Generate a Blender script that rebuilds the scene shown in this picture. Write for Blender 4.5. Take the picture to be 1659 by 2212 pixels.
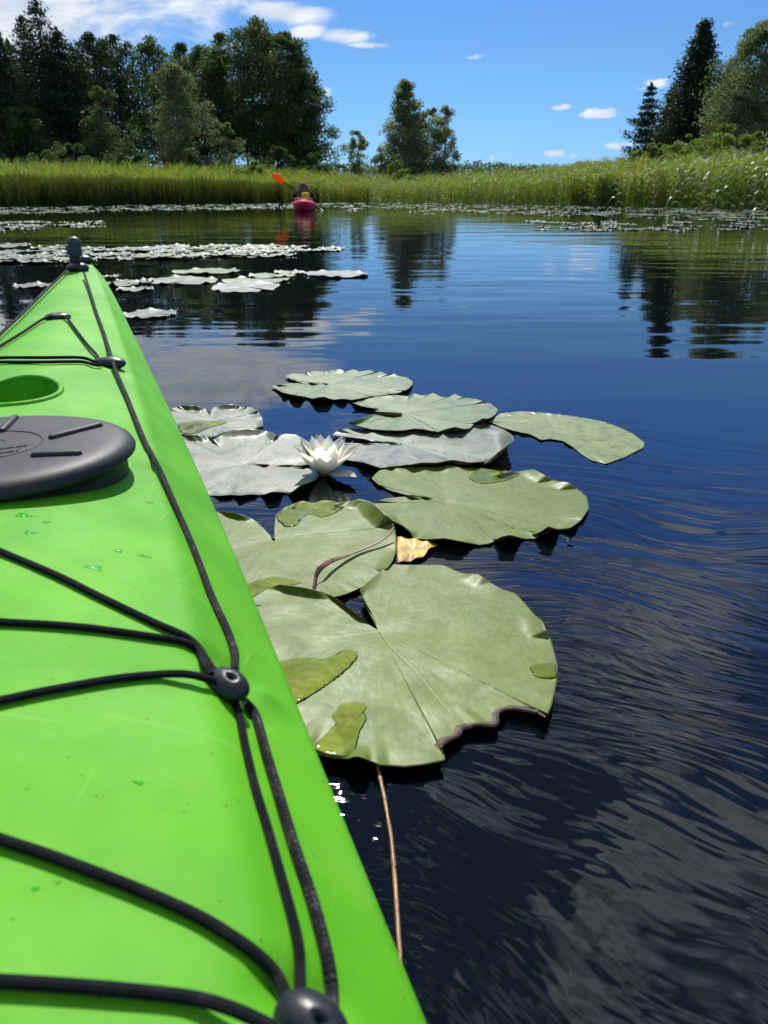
import bpy, bmesh, math, random
import numpy as np
from math import radians, sin, cos, pi

for _o in list(bpy.data.objects):
    bpy.data.objects.remove(_o)
SC = bpy.context.scene
COL = SC.collection
rng = np.random.default_rng(7)
random.seed(7)

# ------------------------------------------------------------------ camera
IW, IH, FPX = 1659.0, 2212.0, 1597.0          # picture measures used for reading positions
PITCH, CAMH = radians(23.5), 0.50
cam = bpy.data.cameras.new('camera')
cam_o = bpy.data.objects.new('camera', cam); COL.objects.link(cam_o)
cam.sensor_fit = 'VERTICAL'; cam.sensor_height = 36.0; cam.sensor_width = 27.0
cam.lens = FPX / IH * 36.0
cam.clip_start = 0.01; cam.clip_end = 6000
cam_o.location = (0, 0, CAMH)
cam_o.rotation_euler = (radians(90) - PITCH, 0, 0)
cam.dof.use_dof = True; cam.dof.focus_distance = 1.05; cam.dof.aperture_fstop = 14.0
SC.camera = cam_o

# ------------------------------------------------------------------ sun, sky, exposure
SUN_EL, SUN_AZ = radians(47), radians(-6)       # azimuth from +Y, negative = to the left
SKY_STRENGTH, SUN_STRENGTH = 0.10, 4.8
SC.view_settings.view_transform = 'Standard'
SC.view_settings.look = 'None'
SC.view_settings.exposure = 0.12
SC.view_settings.gamma = 1.0
SC.view_settings.use_curve_mapping = False

# ------------------------------------------------------------------ reading positions
def ray(x, y):
    a = (x - IW / 2) / FPX; b = (IH / 2 - y) / FPX
    f = np.array([0, cos(PITCH), -sin(PITCH)]); u = np.array([0, sin(PITCH), cos(PITCH)])
    return a * np.array([1., 0, 0]) + b * u + f
C0 = np.array([0, 0, CAMH])
def at(x, y, z=0.):
    """where the line of sight meets the level z (water, deck ...)"""
    r = ray(x, y); return C0 + r * ((z - CAMH) / r[2])
def at_d(x, y, dist):
    """where the line of sight reaches the ground distance dist"""
    r = ray(x, y); return C0 + r * (dist / r[1])

sun = bpy.data.lights.new('sun', 'SUN'); sun.energy = SUN_STRENGTH; sun.angle = radians(0.53)
sun.color = (1.0, 0.95, 0.88)
sun_o = bpy.data.objects.new('sun', sun); COL.objects.link(sun_o)
sun_o.rotation_euler = (radians(90) - SUN_EL, 0, radians(180) - SUN_AZ)

world = bpy.data.worlds.new('World'); SC.world = world; world.use_nodes = True
world.cycles.sampling_method = 'MANUAL'; world.cycles.sample_map_resolution = 256
wt = world.node_tree; wt.nodes.clear()

class NT:
    """small helper to write node trees as expressions"""
    def __init__(s, tree): s.t = tree; s.L = tree.links
    def n(s, typ, **kw):
        nd = s.t.nodes.new(typ)
        for k, v in kw.items(): setattr(nd, k, v)
        return nd
    def put(s, sock, v):
        if isinstance(v, bpy.types.NodeSocket): s.L.new(v, sock)
        elif v is not None: sock.default_value = v
    def m(s, op, a, b=None, c=None, clamp=False):
        nd = s.n('ShaderNodeMath', operation=op, use_clamp=clamp)
        s.put(nd.inputs[0], a)
        if b is not None: s.put(nd.inputs[1], b)
        if c is not None: s.put(nd.inputs[2], c)
        return nd.outputs[0]
    def vm(s, op, a, b=None):
        nd = s.n('ShaderNodeVectorMath', operation=op)
        s.put(nd.inputs[0], a)
        if b is not None: s.put(nd.inputs[1], b)
        return nd.outputs[0] if op not in ('LENGTH', 'DOT_PRODUCT', 'DISTANCE') else nd.outputs['Value']
    def sep(s, v):
        nd = s.n('ShaderNodeSeparateXYZ'); s.put(nd.inputs[0], v); return nd.outputs
    def comb(s, x=0., y=0., z=0.):
        nd = s.n('ShaderNodeCombineXYZ')
        for i, v in enumerate((x, y, z)): s.put(nd.inputs[i], v)
        return nd.outputs[0]
    def noise(s, vec, scale=5., detail=4., rough=.5, dist=0., lac=2.):
        nd = s.n('ShaderNodeTexNoise')
        s.put(nd.inputs['Vector'], vec)
        nd.inputs['Scale'].default_value = scale; nd.inputs['Detail'].default_value = detail
        nd.inputs['Roughness'].default_value = rough; nd.inputs['Distortion'].default_value = dist
        nd.inputs['Lacunarity'].default_value = lac
        return nd.outputs[0]
    def map(s, vec, scale=(1, 1, 1), rot=(0, 0, 0), loc=(0, 0, 0)):
        nd = s.n('ShaderNodeMapping'); s.put(nd.inputs[0], vec)
        nd.inputs['Scale'].default_value = scale; nd.inputs['Rotation'].default_value = rot
        nd.inputs['Location'].default_value = loc
        return nd.outputs[0]
    def mr(s, v, a, b, c=0., d=1., typ='SMOOTHSTEP'):
        nd = s.n('ShaderNodeMapRange', interpolation_type=typ); nd.clamp = True if typ == 'LINEAR' else nd.clamp
        s.put(nd.inputs[0], v)
        for i, x in enumerate((a, b, c, d)): s.put(nd.inputs[i + 1], x)
        return nd.outputs[0]
    def mix(s, f, a, b):
        nd = s.n('ShaderNodeMix', data_type='RGBA'); s.put(nd.inputs[0], f)
        s.put(nd.inputs[6], a); s.put(nd.inputs[7], b); return nd.outputs[2]
    def bump(s, h, strength=1., dist=.01, normal=None):
        nd = s.n('ShaderNodeBump'); nd.inputs['Strength'].default_value = strength
        nd.inputs['Distance'].default_value = dist; s.put(nd.inputs['Height'], h)
        if normal is not None: s.put(nd.inputs['Normal'], normal)
        return nd.outputs[0]

# sky: clear blue with a veil of thin cloud to the left, small fair-weather clouds low down
# and thin broken cloud higher up (the water close by reflects it)
w = NT(wt)
sky = w.n('ShaderNodeTexSky', sky_type='NISHITA'); sky.sun_disc = False
sky.sun_elevation = SUN_EL; sky.sun_rotation = SUN_AZ
sky.altitude = 0; sky.air_density = 1.0; sky.dust_density = 0.0; sky.ozone_density = 6.0
gen = w.n('ShaderNodeTexCoord').outputs['Generated']
d = w.vm('NORMALIZE', gen)
dx, dy, dz = w.sep(d)
az = w.m('ARCTAN2', dx, dy); el = w.m('ARCSINE', dz)
D2R = pi / 180
ae = w.comb(az, w.m('MULTIPLY', el, 2.6), 0.)
n_fine = w.noise(ae, 9., 5., .62, .5)
n_puff = w.noise(ae, 60., 4., .65)
def blob(a, e, sa, se, gain=1.0):
    p = w.m('POWER', w.m('DIVIDE', w.m('SUBTRACT', az, a * D2R), sa * D2R), 2.)
    q = w.m('POWER', w.m('DIVIDE', w.m('SUBTRACT', el, e * D2R), se * D2R), 2.)
    return w.m('MULTIPLY', w.m('EXPONENT', w.m('MULTIPLY', w.m('ADD', p, q), -1.)), gain)
def total(lst):
    t = lst[0]
    for x in lst[1:]: t = w.m('MAXIMUM', t, x)
    return t
def blob_at(px, py, wpx, hpx, gain=1.):
    """a cloud in the direction of a picture point"""
    r = ray(px, py); sc = FPX * math.hypot(*r[:2]) * .9
    return blob(math.degrees(math.atan2(r[0], r[1])), math.degrees(math.atan2(r[2], math.hypot(r[0], r[1]))), math.degrees(wpx / sc), math.degrees(hpx / sc), gain)
veil = total([blob(-25, 11.0, 13, 6.0, 1.15), blob(-13, 12.8, 10, 3.6, 1.1), blob_at(600, 25, 110, 26, 1.05), blob_at(665, 70, 45, 16, .95),
              blob_at(740, 80, 70, 16, .9), blob_at(790, 98, 55, 7, .85), blob(-40, 14, 14, 9, 1.1), blob(-20, 19, 18, 6, .9)])
veil_d = w.mr(w.m('ADD', veil, w.m('MULTIPLY', w.m('SUBTRACT', n_fine, .5), 1.7)), .36, .95)
puffs = total([blob_at(1216, 232, 26, 7), blob_at(1296, 245, 44, 11, 1.1), blob_at(1200, 333, 24, 10), blob_at(1335, 315, 45, 9, .85),
               blob_at(1422, 180, 34, 10, .95), blob_at(1395, 190, 30, 6, .7), blob_at(1240, 335, 16, 8, .6), blob_at(708, 200, 15, 11, .9),
               blob_at(1065, 340, 14, 8, .6), blob_at(1570, 55, 20, 10, .5), blob_at(1025, 122, 30, 6, .7)])
puff_d = w.mr(w.m('ADD', puffs, w.m('MULTIPLY', w.m('SUBTRACT', n_puff, .5), 1.5)), .40, .95)
hp = w.comb(w.m('DIVIDE', dx, w.m('ADD', w.m('ABSOLUTE', dz), .12)), w.m('DIVIDE', dy, w.m('ADD', w.m('ABSOLUTE', dz), .12)), 0.)
n_high = w.noise(w.map(hp, (1.0, 1.7, 1), (0, 0, .5)), 1.5, 6., .62, .8)
high_d = w.m('MULTIPLY', w.mr(n_high, .47, .60), w.mr(el, 18 * D2R, 28 * D2R))
dens = w.m('MAXIMUM', w.m('MULTIPLY', veil_d, .92), w.m('MAXIMUM', w.m('MULTIPLY', puff_d, .9), high_d), clamp=True)
bg_sky = w.n('ShaderNodeBackground'); bg_cl = w.n('ShaderNodeBackground')
hs = w.n('ShaderNodeHueSaturation'); hs.inputs['Saturation'].default_value = 1.0
tint = w.mix(w.mr(el, 24 * D2R, 42 * D2R), w.mix(w.mr(el, 9.5 * D2R, 20 * D2R), w.mix(w.mr(el, 0., 9 * D2R), (.40, .66, 1.12, 1), (.50, .70, .92, 1)), (.60, .98, 1.62, 1)), (.40, .54, .70, 1))
w.L.new(sky.outputs[0], hs.inputs['Color'])
tm = w.n('ShaderNodeMix', data_type='RGBA', blend_type='MULTIPLY'); tm.inputs[0].default_value = 1.
w.L.new(hs.outputs[0], tm.inputs[6]); w.L.new(tint, tm.inputs[7]); w.L.new(tm.outputs[2], bg_sky.inputs[0])
bg_sky.inputs[1].default_value = SKY_STRENGTH
cl_col = w.mix(w.mr(n_fine, .35, .7), (.62, .69, .79, 1), (.93, .95, .98, 1))
w.L.new(cl_col, bg_cl.inputs[0])
w.put(bg_cl.inputs[1], w.mr(el, 14 * D2R, 40 * D2R, 1.0, 1.6))
mx = w.n('ShaderNodeMixShader'); w.L.new(dens, mx.inputs[0])
w.L.new(bg_sky.outputs[0], mx.inputs[1]); w.L.new(bg_cl.outputs[0], mx.inputs[2])
wo = w.n('ShaderNodeOutputWorld'); w.L.new(mx.outputs[0], wo.inputs[0])

# ------------------------------------------------------------------ mesh helpers
def tag(o, label=None, cat=None, group=None, kind=None):
    if label: o['label'] = label
    if cat: o['category'] = cat
    if group: o['group'] = group
    if kind: o['kind'] = kind
    return o
def empty(name, loc=(0, 0, 0), rz=0.):
    o = bpy.data.objects.new(name, None); COL.objects.link(o)
    o.location = loc; o.rotation_euler = (0, 0, rz); o.empty_display_size = .1
    return o
def link(name, me, parent=None, mats=()):
    o = bpy.data.objects.new(name, me); COL.objects.link(o)
    for mm in mats:
        if mm.name not in [x.name for x in me.materials if x]: me.materials.append(mm)
    if parent is not None: o.parent = parent
    return o
def mesh_np(name, V, F, mats, mat_idx=None, smooth=True, col=None, uv=None):
    """V (n,3), F (m,k) with k = 3 or 4, col = per vertex colours, uv = per vertex uv"""
    V = np.asarray(V, dtype=np.float32); F = np.asarray(F, dtype=np.int32)
    me = bpy.data.meshes.new(name)
    m_, k = F.shape
    me.vertices.add(len(V)); me.vertices.foreach_set('co', V.ravel())
    me.loops.add(m_ * k); me.loops.foreach_set('vertex_index', F.ravel())
    me.polygons.add(m_); me.polygons.foreach_set('loop_start', np.arange(m_, dtype=np.int32) * k)
    me.polygons.foreach_set('loop_total', np.full(m_, k, dtype=np.int32))
    for mm in mats: me.materials.append(mm)
    if mat_idx is not None: me.polygons.foreach_set('material_index', np.asarray(mat_idx, dtype=np.int32))
    me.polygons.foreach_set('use_smooth', np.full(m_, smooth, dtype=bool))
    if uv is not None:
        ul = me.uv_layers.new(name='uv'); ul.data.foreach_set('uv', np.asarray(uv, dtype=np.float32)[F.ravel()].ravel())
    if col is not None:
        ca = me.color_attributes.new('tint', 'FLOAT_COLOR', 'POINT')
        c4 = np.ones((len(V), 4), dtype=np.float32); c4[:, :3] = np.asarray(col).reshape(len(V), -1)[:, :3]
        ca.data.foreach_set('color', c4.ravel())
    me.update(); me.validate()
    return me
def grid_faces(nu, nv, close_u=False, close_v=False, off=0):
    a = np.arange(nu if close_u else nu - 1); b = np.arange(nv if close_v else nv - 1)
    A, B = np.meshgrid(a, b, indexing='ij'); A = A.ravel(); B = B.ravel()
    A2 = (A + 1) % nu; B2 = (B + 1) % nv
    return np.stack([A * nv + B, A2 * nv + B, A2 * nv + B2, A * nv + B2], 1) + off
def smooth_path(P, n=8, closed=False):
    P = [np.asarray(p, float) for p in P]; out = []
    N = len(P)
    rngi = range(N if closed else N - 1)
    for i in rngi:
        if closed: p0, p1, p2, p3 = P[(i - 1) % N], P[i], P[(i + 1) % N], P[(i + 2) % N]
        else: p0, p1, p2, p3 = P[max(i - 1, 0)], P[i], P[i + 1], P[min(i + 2, N - 1)]
        for k in range(n):
            t = k / n
            out.append(.5 * (2 * p1 + (p2 - p0) * t + (2 * p0 - 5 * p1 + 4 * p2 - p3) * t * t + (3 * p1 - p0 - 3 * p2 + p3) * t ** 3))
    if not closed: out.append(P[-1])
    return np.array(out)
def tube_data(P, r, seg=10, cap=True):
    P = np.asarray(P, float); n = len(P)
    R = np.full(n, r) if np.isscalar(r) else np.asarray(r, float)
    T = np.gradient(P, axis=0); T /= np.linalg.norm(T, axis=1)[:, None] + 1e-12
    ref = np.array([0, 0, 1.]) if abs(T[0][2]) < .9 else np.array([1., 0, 0])
    Nn = np.cross(T[0], ref); Nn /= np.linalg.norm(Nn)
    V = []; UV = []; ln = 0.
    for i in range(n):
        Nn = Nn - T[i] * (Nn @ T[i]); Nn /= np.linalg.norm(Nn) + 1e-12
        B = np.cross(T[i], Nn)
        if i: ln += np.linalg.norm(P[i] - P[i - 1])
        for k in range(seg):
            a = 2 * pi * k / seg
            V.append(P[i] + R[i] * (cos(a) * Nn + sin(a) * B)); UV.append((k / seg, ln))
    F = grid_faces(n, seg, close_v=True)
    V = np.array(V); UV = np.array(UV)
    if cap:
        c0 = len(V); V = np.vstack([V, P[0], P[-1]]); UV = np.vstack([UV, (0, 0), (0, ln)])
        k = np.arange(seg); k2 = (k + 1) % seg
        f0 = np.stack([np.full(seg, c0), k2, k, k], 1); f1 = np.stack([np.full(seg, c0 + 1), (n - 1) * seg + k, (n - 1) * seg + k2, (n - 1) * seg + k2], 1)
        return V, F, UV, np.vstack([f0, f1])[:, :3]
    return V, F, UV, None
def mesh_mixed(name, V, polys, mats, midx=None, smooth=True, uv=None):
    me = bpy.data.meshes.new(name)
    me.from_pydata([tuple(v) for v in V], [], [tuple(int(i) for i in p) for p in polys])
    for mm in mats: me.materials.append(mm)
    me.polygons.foreach_set('use_smooth', np.full(len(polys), smooth, dtype=bool))
    if midx is not None: me.polygons.foreach_set('material_index', np.asarray(midx, dtype=np.int32))
    if uv is not None:
        ul = me.uv_layers.new(name='uv'); uv = np.asarray(uv, dtype=np.float32)
        li = np.zeros(len(me.loops), dtype=np.int32); me.loops.foreach_get('vertex_index', li)
        ul.data.foreach_set('uv', uv[li].ravel())
    me.validate(); me.update()
    return me
def tube(name, P, r, mat, parent=None, seg=10):
    V, F, UV, T = tube_data(P, r, seg)
    me = mesh_mixed(name, V, [tuple(f) for f in F] + [tuple(t) for t in T], [mat], uv=UV)
    return link(name, me, parent)
def lathe_data(prof, seg=64):
    prof = np.asarray(prof, float); n = len(prof)
    a = np.arange(seg) * 2 * pi / seg
    V = np.stack([prof[:, 0, None] * np.cos(a), prof[:, 0, None] * np.sin(a), np.repeat(prof[:, 1, None], seg, 1)], -1).reshape(-1, 3)
    return V, grid_faces(n, seg, close_v=True)
def ellipsoid(name, c, rx, ry, rz, mat, parent=None, seg=24, rings=16, mod=None):
    V = []
    for i in range(rings + 1):
        th = pi * i / rings
        for k in range(seg):
            a = 2 * pi * k / seg
            nrm = np.array([sin(th) * cos(a), sin(th) * sin(a), cos(th)])
            f = mod(nrm) if mod else 1.
            V.append(np.array([rx, ry, rz]) * nrm * f)
    V = np.array(V)
    F = grid_faces(rings + 1, seg, close_v=True)[:, ::-1]
    me = mesh_np(name, V, F, [mat]); o = link(name, me, parent); o.location = c
    return o
def apply_boolean(target, cutter):
    md = target.modifiers.new('cut', 'BOOLEAN'); md.operation = 'DIFFERENCE'; md.object = cutter; md.solver = 'EXACT'
    dg = bpy.context.evaluated_depsgraph_get(); dg.update()
    me = bpy.data.meshes.new_from_object(target.evaluated_get(dg))
    target.modifiers.clear(); old = target.data; target.data = me
    bpy.data.meshes.remove(old); bpy.data.objects.remove(cutter)

# ------------------------------------------------------------------ materials
def material(name):
    m = bpy.data.materials.new(name); m.use_nodes = True; m.node_tree.nodes.clear()
    t = NT(m.node_tree)
    out = t.n('ShaderNodeOutputMaterial')
    return m, t, out
def principled(t, out, **kw):
    p = t.n('ShaderNodeBsdfPrincipled')
    names = dict(color='Base Color', rough='Roughness', ior='IOR', spec='Specular IOR Level', metal='Metallic', normal='Normal',
                 coat='Coat Weight', coat_rough='Coat Roughness', sss='Subsurface Weight', trans='Transmission Weight', alpha='Alpha',
                 sheen='Sheen Weight')
    for k, v in kw.items(): t.put(p.inputs[names[k]], v)
    t.L.new(p.outputs[0], out.inputs[0])
    return p
def objco(t): return t.n('ShaderNodeTexCoord').outputs['Object']
def plain(name, c, rough=.5, spec=.5, bump_scale=None, bump_d=.001, var=.12, vscale=20.):
    m, t, out = material(name)
    co = objco(t)
    n = t.noise(co, vscale, 4., .6)
    lo = tuple(x * (1 - var) for x in c) + (1,); hi = tuple(min(1, x * (1 + var)) for x in c) + (1,)
    colr = t.mix(t.mr(n, .3, .7), lo, hi)
    nm = t.bump(t.noise(co, bump_scale, 3., .6), .6, bump_d) if bump_scale else None
    principled(t, out, color=colr, rough=rough, spec=spec, normal=nm)
    return m
def foliage(name, c, trans=.45, rough=.5, tcol=None, spec=.35):
    """leaf colour times the per-leaf tint; light passes through"""
    m, t, out = material(name)
    a = t.n('ShaderNodeAttribute'); a.attribute_name = 'tint'
    mul = t.n('ShaderNodeMix', data_type='RGBA', blend_type='MULTIPLY'); mul.inputs[0].default_value = 1.
    mul.inputs[6].default_value = tuple(c) + (1,); t.L.new(a.outputs['Color'], mul.inputs[7])
    p = t.n('ShaderNodeBsdfPrincipled'); t.L.new(mul.outputs[2], p.inputs['Base Color'])
    p.inputs['Roughness'].default_value = rough; p.inputs['Specular IOR Level'].default_value = spec
    tr = t.n('ShaderNodeBsdfTranslucent')
    mul2 = t.n('ShaderNodeMix', data_type='RGBA', blend_type='MULTIPLY'); mul2.inputs[0].default_value = 1.
    mul2.inputs[6].default_value = tuple(tcol or c) + (1,); t.L.new(a.outputs['Color'], mul2.inputs[7])
    t.L.new(mul2.outputs[2], tr.inputs[0])
    mxx = t.n('ShaderNodeMixShader'); mxx.inputs[0].default_value = trans
    t.L.new(p.outputs[0], mxx.inputs[1]); t.L.new(tr.outputs[0], mxx.inputs[2]); t.L.new(mxx.outputs[0], out.inputs[0])
    return m

# kayak plastic: moulded, faintly mottled, dusty, a few dark specks
def mat_plastic():
    m, t, out = material('green_kayak_plastic')
    co = objco(t)
    big = t.noise(co, 9., 5., .6); fine = t.noise(co, 120., 3., .6)
    c = t.mix(t.mr(big, .3, .72), (.076, .345, .005, 1), (.120, .445, .010, 1))
    sc1 = t.mr(t.noise(t.map(co, (9, 420, 9), (0, 0, .75)), 1., 3., .6), .655, .70); sc2 = t.mr(t.noise(t.map(co, (330, 7, 9), (0, 0, .35)), 1., 3., .6), .66, .70)
    area = t.mr(t.noise(co, 7., 2., .5), .42, .62)
    c = t.mix(t.m('MULTIPLY', t.m('MAXIMUM', sc1, sc2), t.m('MULTIPLY', area, .45)), c, (.26, .52, .12, 1))
    smear = t.m('MULTIPLY', t.mr(t.noise(t.map(co, (22, 9, 9), (0, 0, .3)), 1., 5., .65), .56, .74), .30)
    c = t.mix(smear, c, (.16, .45, .045, 1))
    vor = t.n('ShaderNodeTexVoronoi', feature='F1', voronoi_dimensions='2D'); t.L.new(co, vor.inputs['Vector']); vor.inputs['Scale'].default_value = 75.
    vor2 = t.n('ShaderNodeTexWhiteNoise'); t.L.new(vor.outputs['Position'], vor2.inputs[0])
    speck = t.m('MULTIPLY', t.m('LESS_THAN', t.m('ADD', vor.outputs['Distance'], t.m('MULTIPLY', t.noise(co, 500., 1., .5), .07)), .085), t.m('GREATER_THAN', vor2.outputs[0], .86))
    c = t.mix(t.m('MULTIPLY', speck, .65), c, (.03, .10, .01, 1))
    dust = t.m('MULTIPLY', t.mr(t.noise(co, 34., 6., .7), .56, .75), .22)
    c = t.mix(dust, c, (.17, .34, .05, 1))
    h = t.m('ADD', t.m('MULTIPLY', big, 1.6), t.m('MULTIPLY', fine, .10))
    rough = t.mr(t.noise(co, 15., 3., .6), .3, .75, .60, .70)
    principled(t, out, color=c, rough=rough, spec=.26, normal=t.bump(h, .35, .0014))
    return m
M = {}
M['plastic'] = mat_plastic()
M['rubber'] = plain('black_rubber', (.024, .024, .025), .52, .34, 420., .00015, .35, 14.)
M['rubber_gloss'] = plain('dark_moulded_fitting', (.018, .019, .022), .36, .4, 180., .0004, .3, 60.)
M['toggle'] = plain('grey_moulded_toggle', (.045, .045, .047), .42, .5, 180., .0004, .2, 60.)
def mat_cord(name, c, pale, f):
    m, t, out = material(name)
    uv = t.n('ShaderNodeUVMap').outputs[0]
    x, y, z = t.sep(uv)
    a = t.m('MULTIPLY', x, 2 * pi * 5); b = t.m('MULTIPLY', y, 2 * pi * f)
    h = t.m('MULTIPLY', t.m('SINE', t.m('ADD', a, b)), t.m('SINE', t.m('SUBTRACT', a, b)))
    co = objco(t)
    dirt = t.m('MULTIPLY', t.mr(t.noise(co, 60., 5., .7), .42, .72), t.mr(t.noise(co, 420., 2., .6), .35, .65))
    cc = t.mix(dirt, c + (1,), pale + (1,))
    cc = t.mix(t.m('MULTIPLY', t.mr(h, .1, .8), .35), cc, tuple(2.2 * q for q in c) + (1,))
    principled(t, out, color=cc, rough=.82, spec=.20, normal=t.bump(h, .8, .0006))
    return m
M['cord_line'] = mat_cord('braided_deck_line', (.014, .014, .016), (.13, .115, .095), 190.)
M['cord_bungee'] = mat_cord('black_bungee', (.009, .009, .011), (.035, .034, .033), 420.)

def mat_water():
    m, t, out = material('lake_water')
    co = objco(t); x, y, z = t.sep(co)
    # ripples on the open water: crests lie mostly across the view
    wv = t.noise(t.map(co, (.55, 2.0, 1), (0, 0, .10)), 1.0, 1., .5)
    w1 = t.noise(t.map(co, (1.7, 6.5, 1), (0, 0, .12)), 1.0, 1., .5)
    w2 = t.noise(t.map(co, (5., 15., 1), (0, 0, -.12)), 1.0, 1., .5)
    gust = t.mr(t.noise(t.map(co, (.12, .30, 1)), 1., 1., .6), .35, .65, .35, 1.)
    far = t.m('ADD', t.m('MULTIPLY', wv, .0065), t.m('MULTIPLY', t.m('ADD', t.m('MULTIPLY', w1, .0030), t.m('MULTIPLY', w2, .0005)), gust))
    dist = t.vm('LENGTH', co)
    far = t.m('MULTIPLY', far, t.mr(dist, .9, 4.0, .45, 1.))
    # close by: the swirl left by the hull, drawn out along arcs
    wx = t.m('MULTIPLY', t.m('SUBTRACT', t.noise(co, 3.2, 1., .5), .5), .22)
    wy = t.m('MULTIPLY', t.m('SUBTRACT', t.noise(t.vm('ADD', co, (5., 3., 1.)), 3.2, 1., .5), .5), .22)
    px = t.m('ADD', t.m('SUBTRACT', x, -.06), wx); py = t.m('ADD', t.m('SUBTRACT', y, .06), wy)
    r = t.m('SQRT', t.m('ADD', t.m('MULTIPLY', px, px), t.m('MULTIPLY', py, py)))
    th = t.m('ARCTAN2', py, px)
    sw = t.noise(t.comb(t.m('MULTIPLY', r, 17.), t.m('MULTIPLY', th, 2.2), 0.), 1., 3., .55)
    sw2 = t.noise(t.comb(t.m('MULTIPLY', r, 52.), t.m('MULTIPLY', th, 4.5), 4.), 1., 2., .5)
    ring = t.m('SINE', t.m('ADD', t.m('MULTIPLY', r, 560.), t.m('MULTIPLY', sw, 16.)))
    ringmask = t.m('MULTIPLY', t.mr(t.noise(t.vm('ADD', co, (2., 7., 3.)), 5., 1., .5), .50, .68), t.mr(r, .10, .3))
    near = t.m('ADD', t.m('MULTIPLY', sw, .0052), t.m('ADD', t.m('MULTIPLY', sw2, .0005), t.m('MULTIPLY', t.m('MULTIPLY', ring, ringmask), .000075)))
    near = t.m('MULTIPLY', near, t.mr(t.vm('LENGTH', t.vm('SUBTRACT', co, (.35, .45, 0.))), .45, 1.6, 1., 0.))
    # small chop between the hull and the pads
    chop = t.m('MULTIPLY', t.noise(t.map(co, (38, 55, 1)), 1., 2., .5), .0022)
    chop = t.m('MULTIPLY', chop, t.mr(t.vm('LENGTH', t.vm('MULTIPLY', t.vm('SUBTRACT', co, (-.14, .95, 0.)), (1., 1.6, 1.))), .05, .24, 1., 0.))
    h = t.m('ADD', far, t.m('ADD', near, chop))
    principled(t, out, color=(.0032, .0045, .0060, 1), rough=.012, ior=1.41, spec=.5, normal=t.bump(h, 1., 1.))
    return m
M['water'] = mat_water()
M['ground'] = plain('marsh_ground', (.050, .060, .022), .9, .2, 3., .05, .4, .4)
# ------------------------------------------------------------------ water and ground
def bearing(px): return math.atan((px - IW / 2) / FPX / 1.082)
SH_PX = [-420, 0, 300, 620, 760, 900, 1100, 1300, 1500, 1659, 2100]
SH_Y = [451, 447, 442, 438.5, 437, 437.5, 441, 446, 450, 454, 459]
SH_A = np.array([bearing(p) for p in SH_PX]); SH_D = np.array([np.hypot(*at(p, y, 0.)[:2]) for p, y in zip(SH_PX, SH_Y)])
SH_A = np.concatenate([[-pi, -1.2], SH_A, [1.2, pi]]); SH_D = np.concatenate([[70, 42], SH_D, [34, 70]])
def shore(ang): return np.interp(ang, SH_A, SH_D)
GR_S = [-60, -6, -1.5, 0, 2, 12, 30, 60, 200, 4000]; GR_Z = [-1.6, -1.2, -.35, -.06, .08, .30, .65, .9, 1.2, 1.5]
def ground_z(x, y):
    r = np.hypot(x, y); s = r - shore(np.arctan2(x, y))
    return np.interp(s, GR_S, GR_Z)
angs = np.linspace(-pi, pi, 181)[:-1]
rads = np.concatenate([[.01, 8, 14], np.arange(17, 46, 1.0), np.arange(46, 110, 3.), [120, 150, 200, 300, 500, 900, 1600, 3000]])
RR, AA = np.meshgrid(rads, angs, indexing='ij')
GX = RR * np.sin(AA); GY = RR * np.cos(AA); GZ = ground_z(GX, GY) + .05 * np.sin(GX * 1.3) * np.cos(GY * .9)
GZ[RR < 15] = -1.6
me = mesh_np('ground', np.stack([GX, GY, GZ], -1).reshape(-1, 3), grid_faces(len(rads), len(angs), close_v=True)[:, ::-1], [M['ground']])
tag(link('ground', me), 'dark marshy ground behind the reeds reaching to the horizon', 'ground', kind='structure')
me = mesh_np('water', [(-3000, -3000, 0), (3000, -3000, 0), (3000, 3000, 0), (-3000, 3000, 0)], [[0, 1, 2, 3]], [M['water']], smooth=False)
tag(link('water', me), 'dark calm lake water reflecting sky and trees', 'water', kind='structure')

# ------------------------------------------------------------------ the green kayak
KO = np.array([-.80, 2.08]); KA = np.array([.296, -.955]); KA = KA / np.linalg.norm(KA); KV = np.array([-KA[1], KA[0]])
def to_uv(p): d_ = np.asarray(p)[..., :2] - KO; return d_ @ KA, d_ @ KV
def from_uv(u, v): return KO + np.multiply.outer(u, KA) + np.multiply.outer(v, KV)
def z_edge(u): return np.where(np.asarray(u) > 2.4, .211 + .0 * u, .21 + .105 * np.exp(-(np.maximum(u, 0) / .85) ** 2))
def z_mid(u): return .288 + .045 * np.exp(-np.maximum(u, 0) / .7)
EDGE_PX = [(230, 607), (260, 670), (320, 790), (365, 870), (400, 955), (445, 1060), (490, 1170), (540, 1290), (590, 1395), (640, 1500),
           (700, 1650), (790, 1870), (860, 2060), (910, 2212)]
eu, ev = [], []
for p in EDGE_PX:
    u = 1.
    for _ in range(40):
        q = at(p[0], p[1], float(z_edge(u))); u = max(0., .5 * u + .5 * float(to_uv(q)[0]))
    eu.append(u); ev.append(float(to_uv(q)[1]))
pf = np.polyfit([0.0] + eu, [.018] + ev, 5, w=[3] + [1] * len(eu))
BU = np.concatenate([[-.075, -.06, -.03], np.linspace(0.02, 2.1, 60), [2.5, 3.0, 3.6, 4.2, 4.7, 5.0, 5.12]])
BV = np.concatenate([[.002, .009, .015], np.maximum(.018, np.polyval(pf, np.linspace(.02, 2.1, 60))), [.238, .255, .245, .185, .10, .03, .003]])
def half_beam(u): return np.interp(u, BU, BV)
BUMPS = []          # (x, y, sigma, height): moulded dishes and bosses
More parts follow.
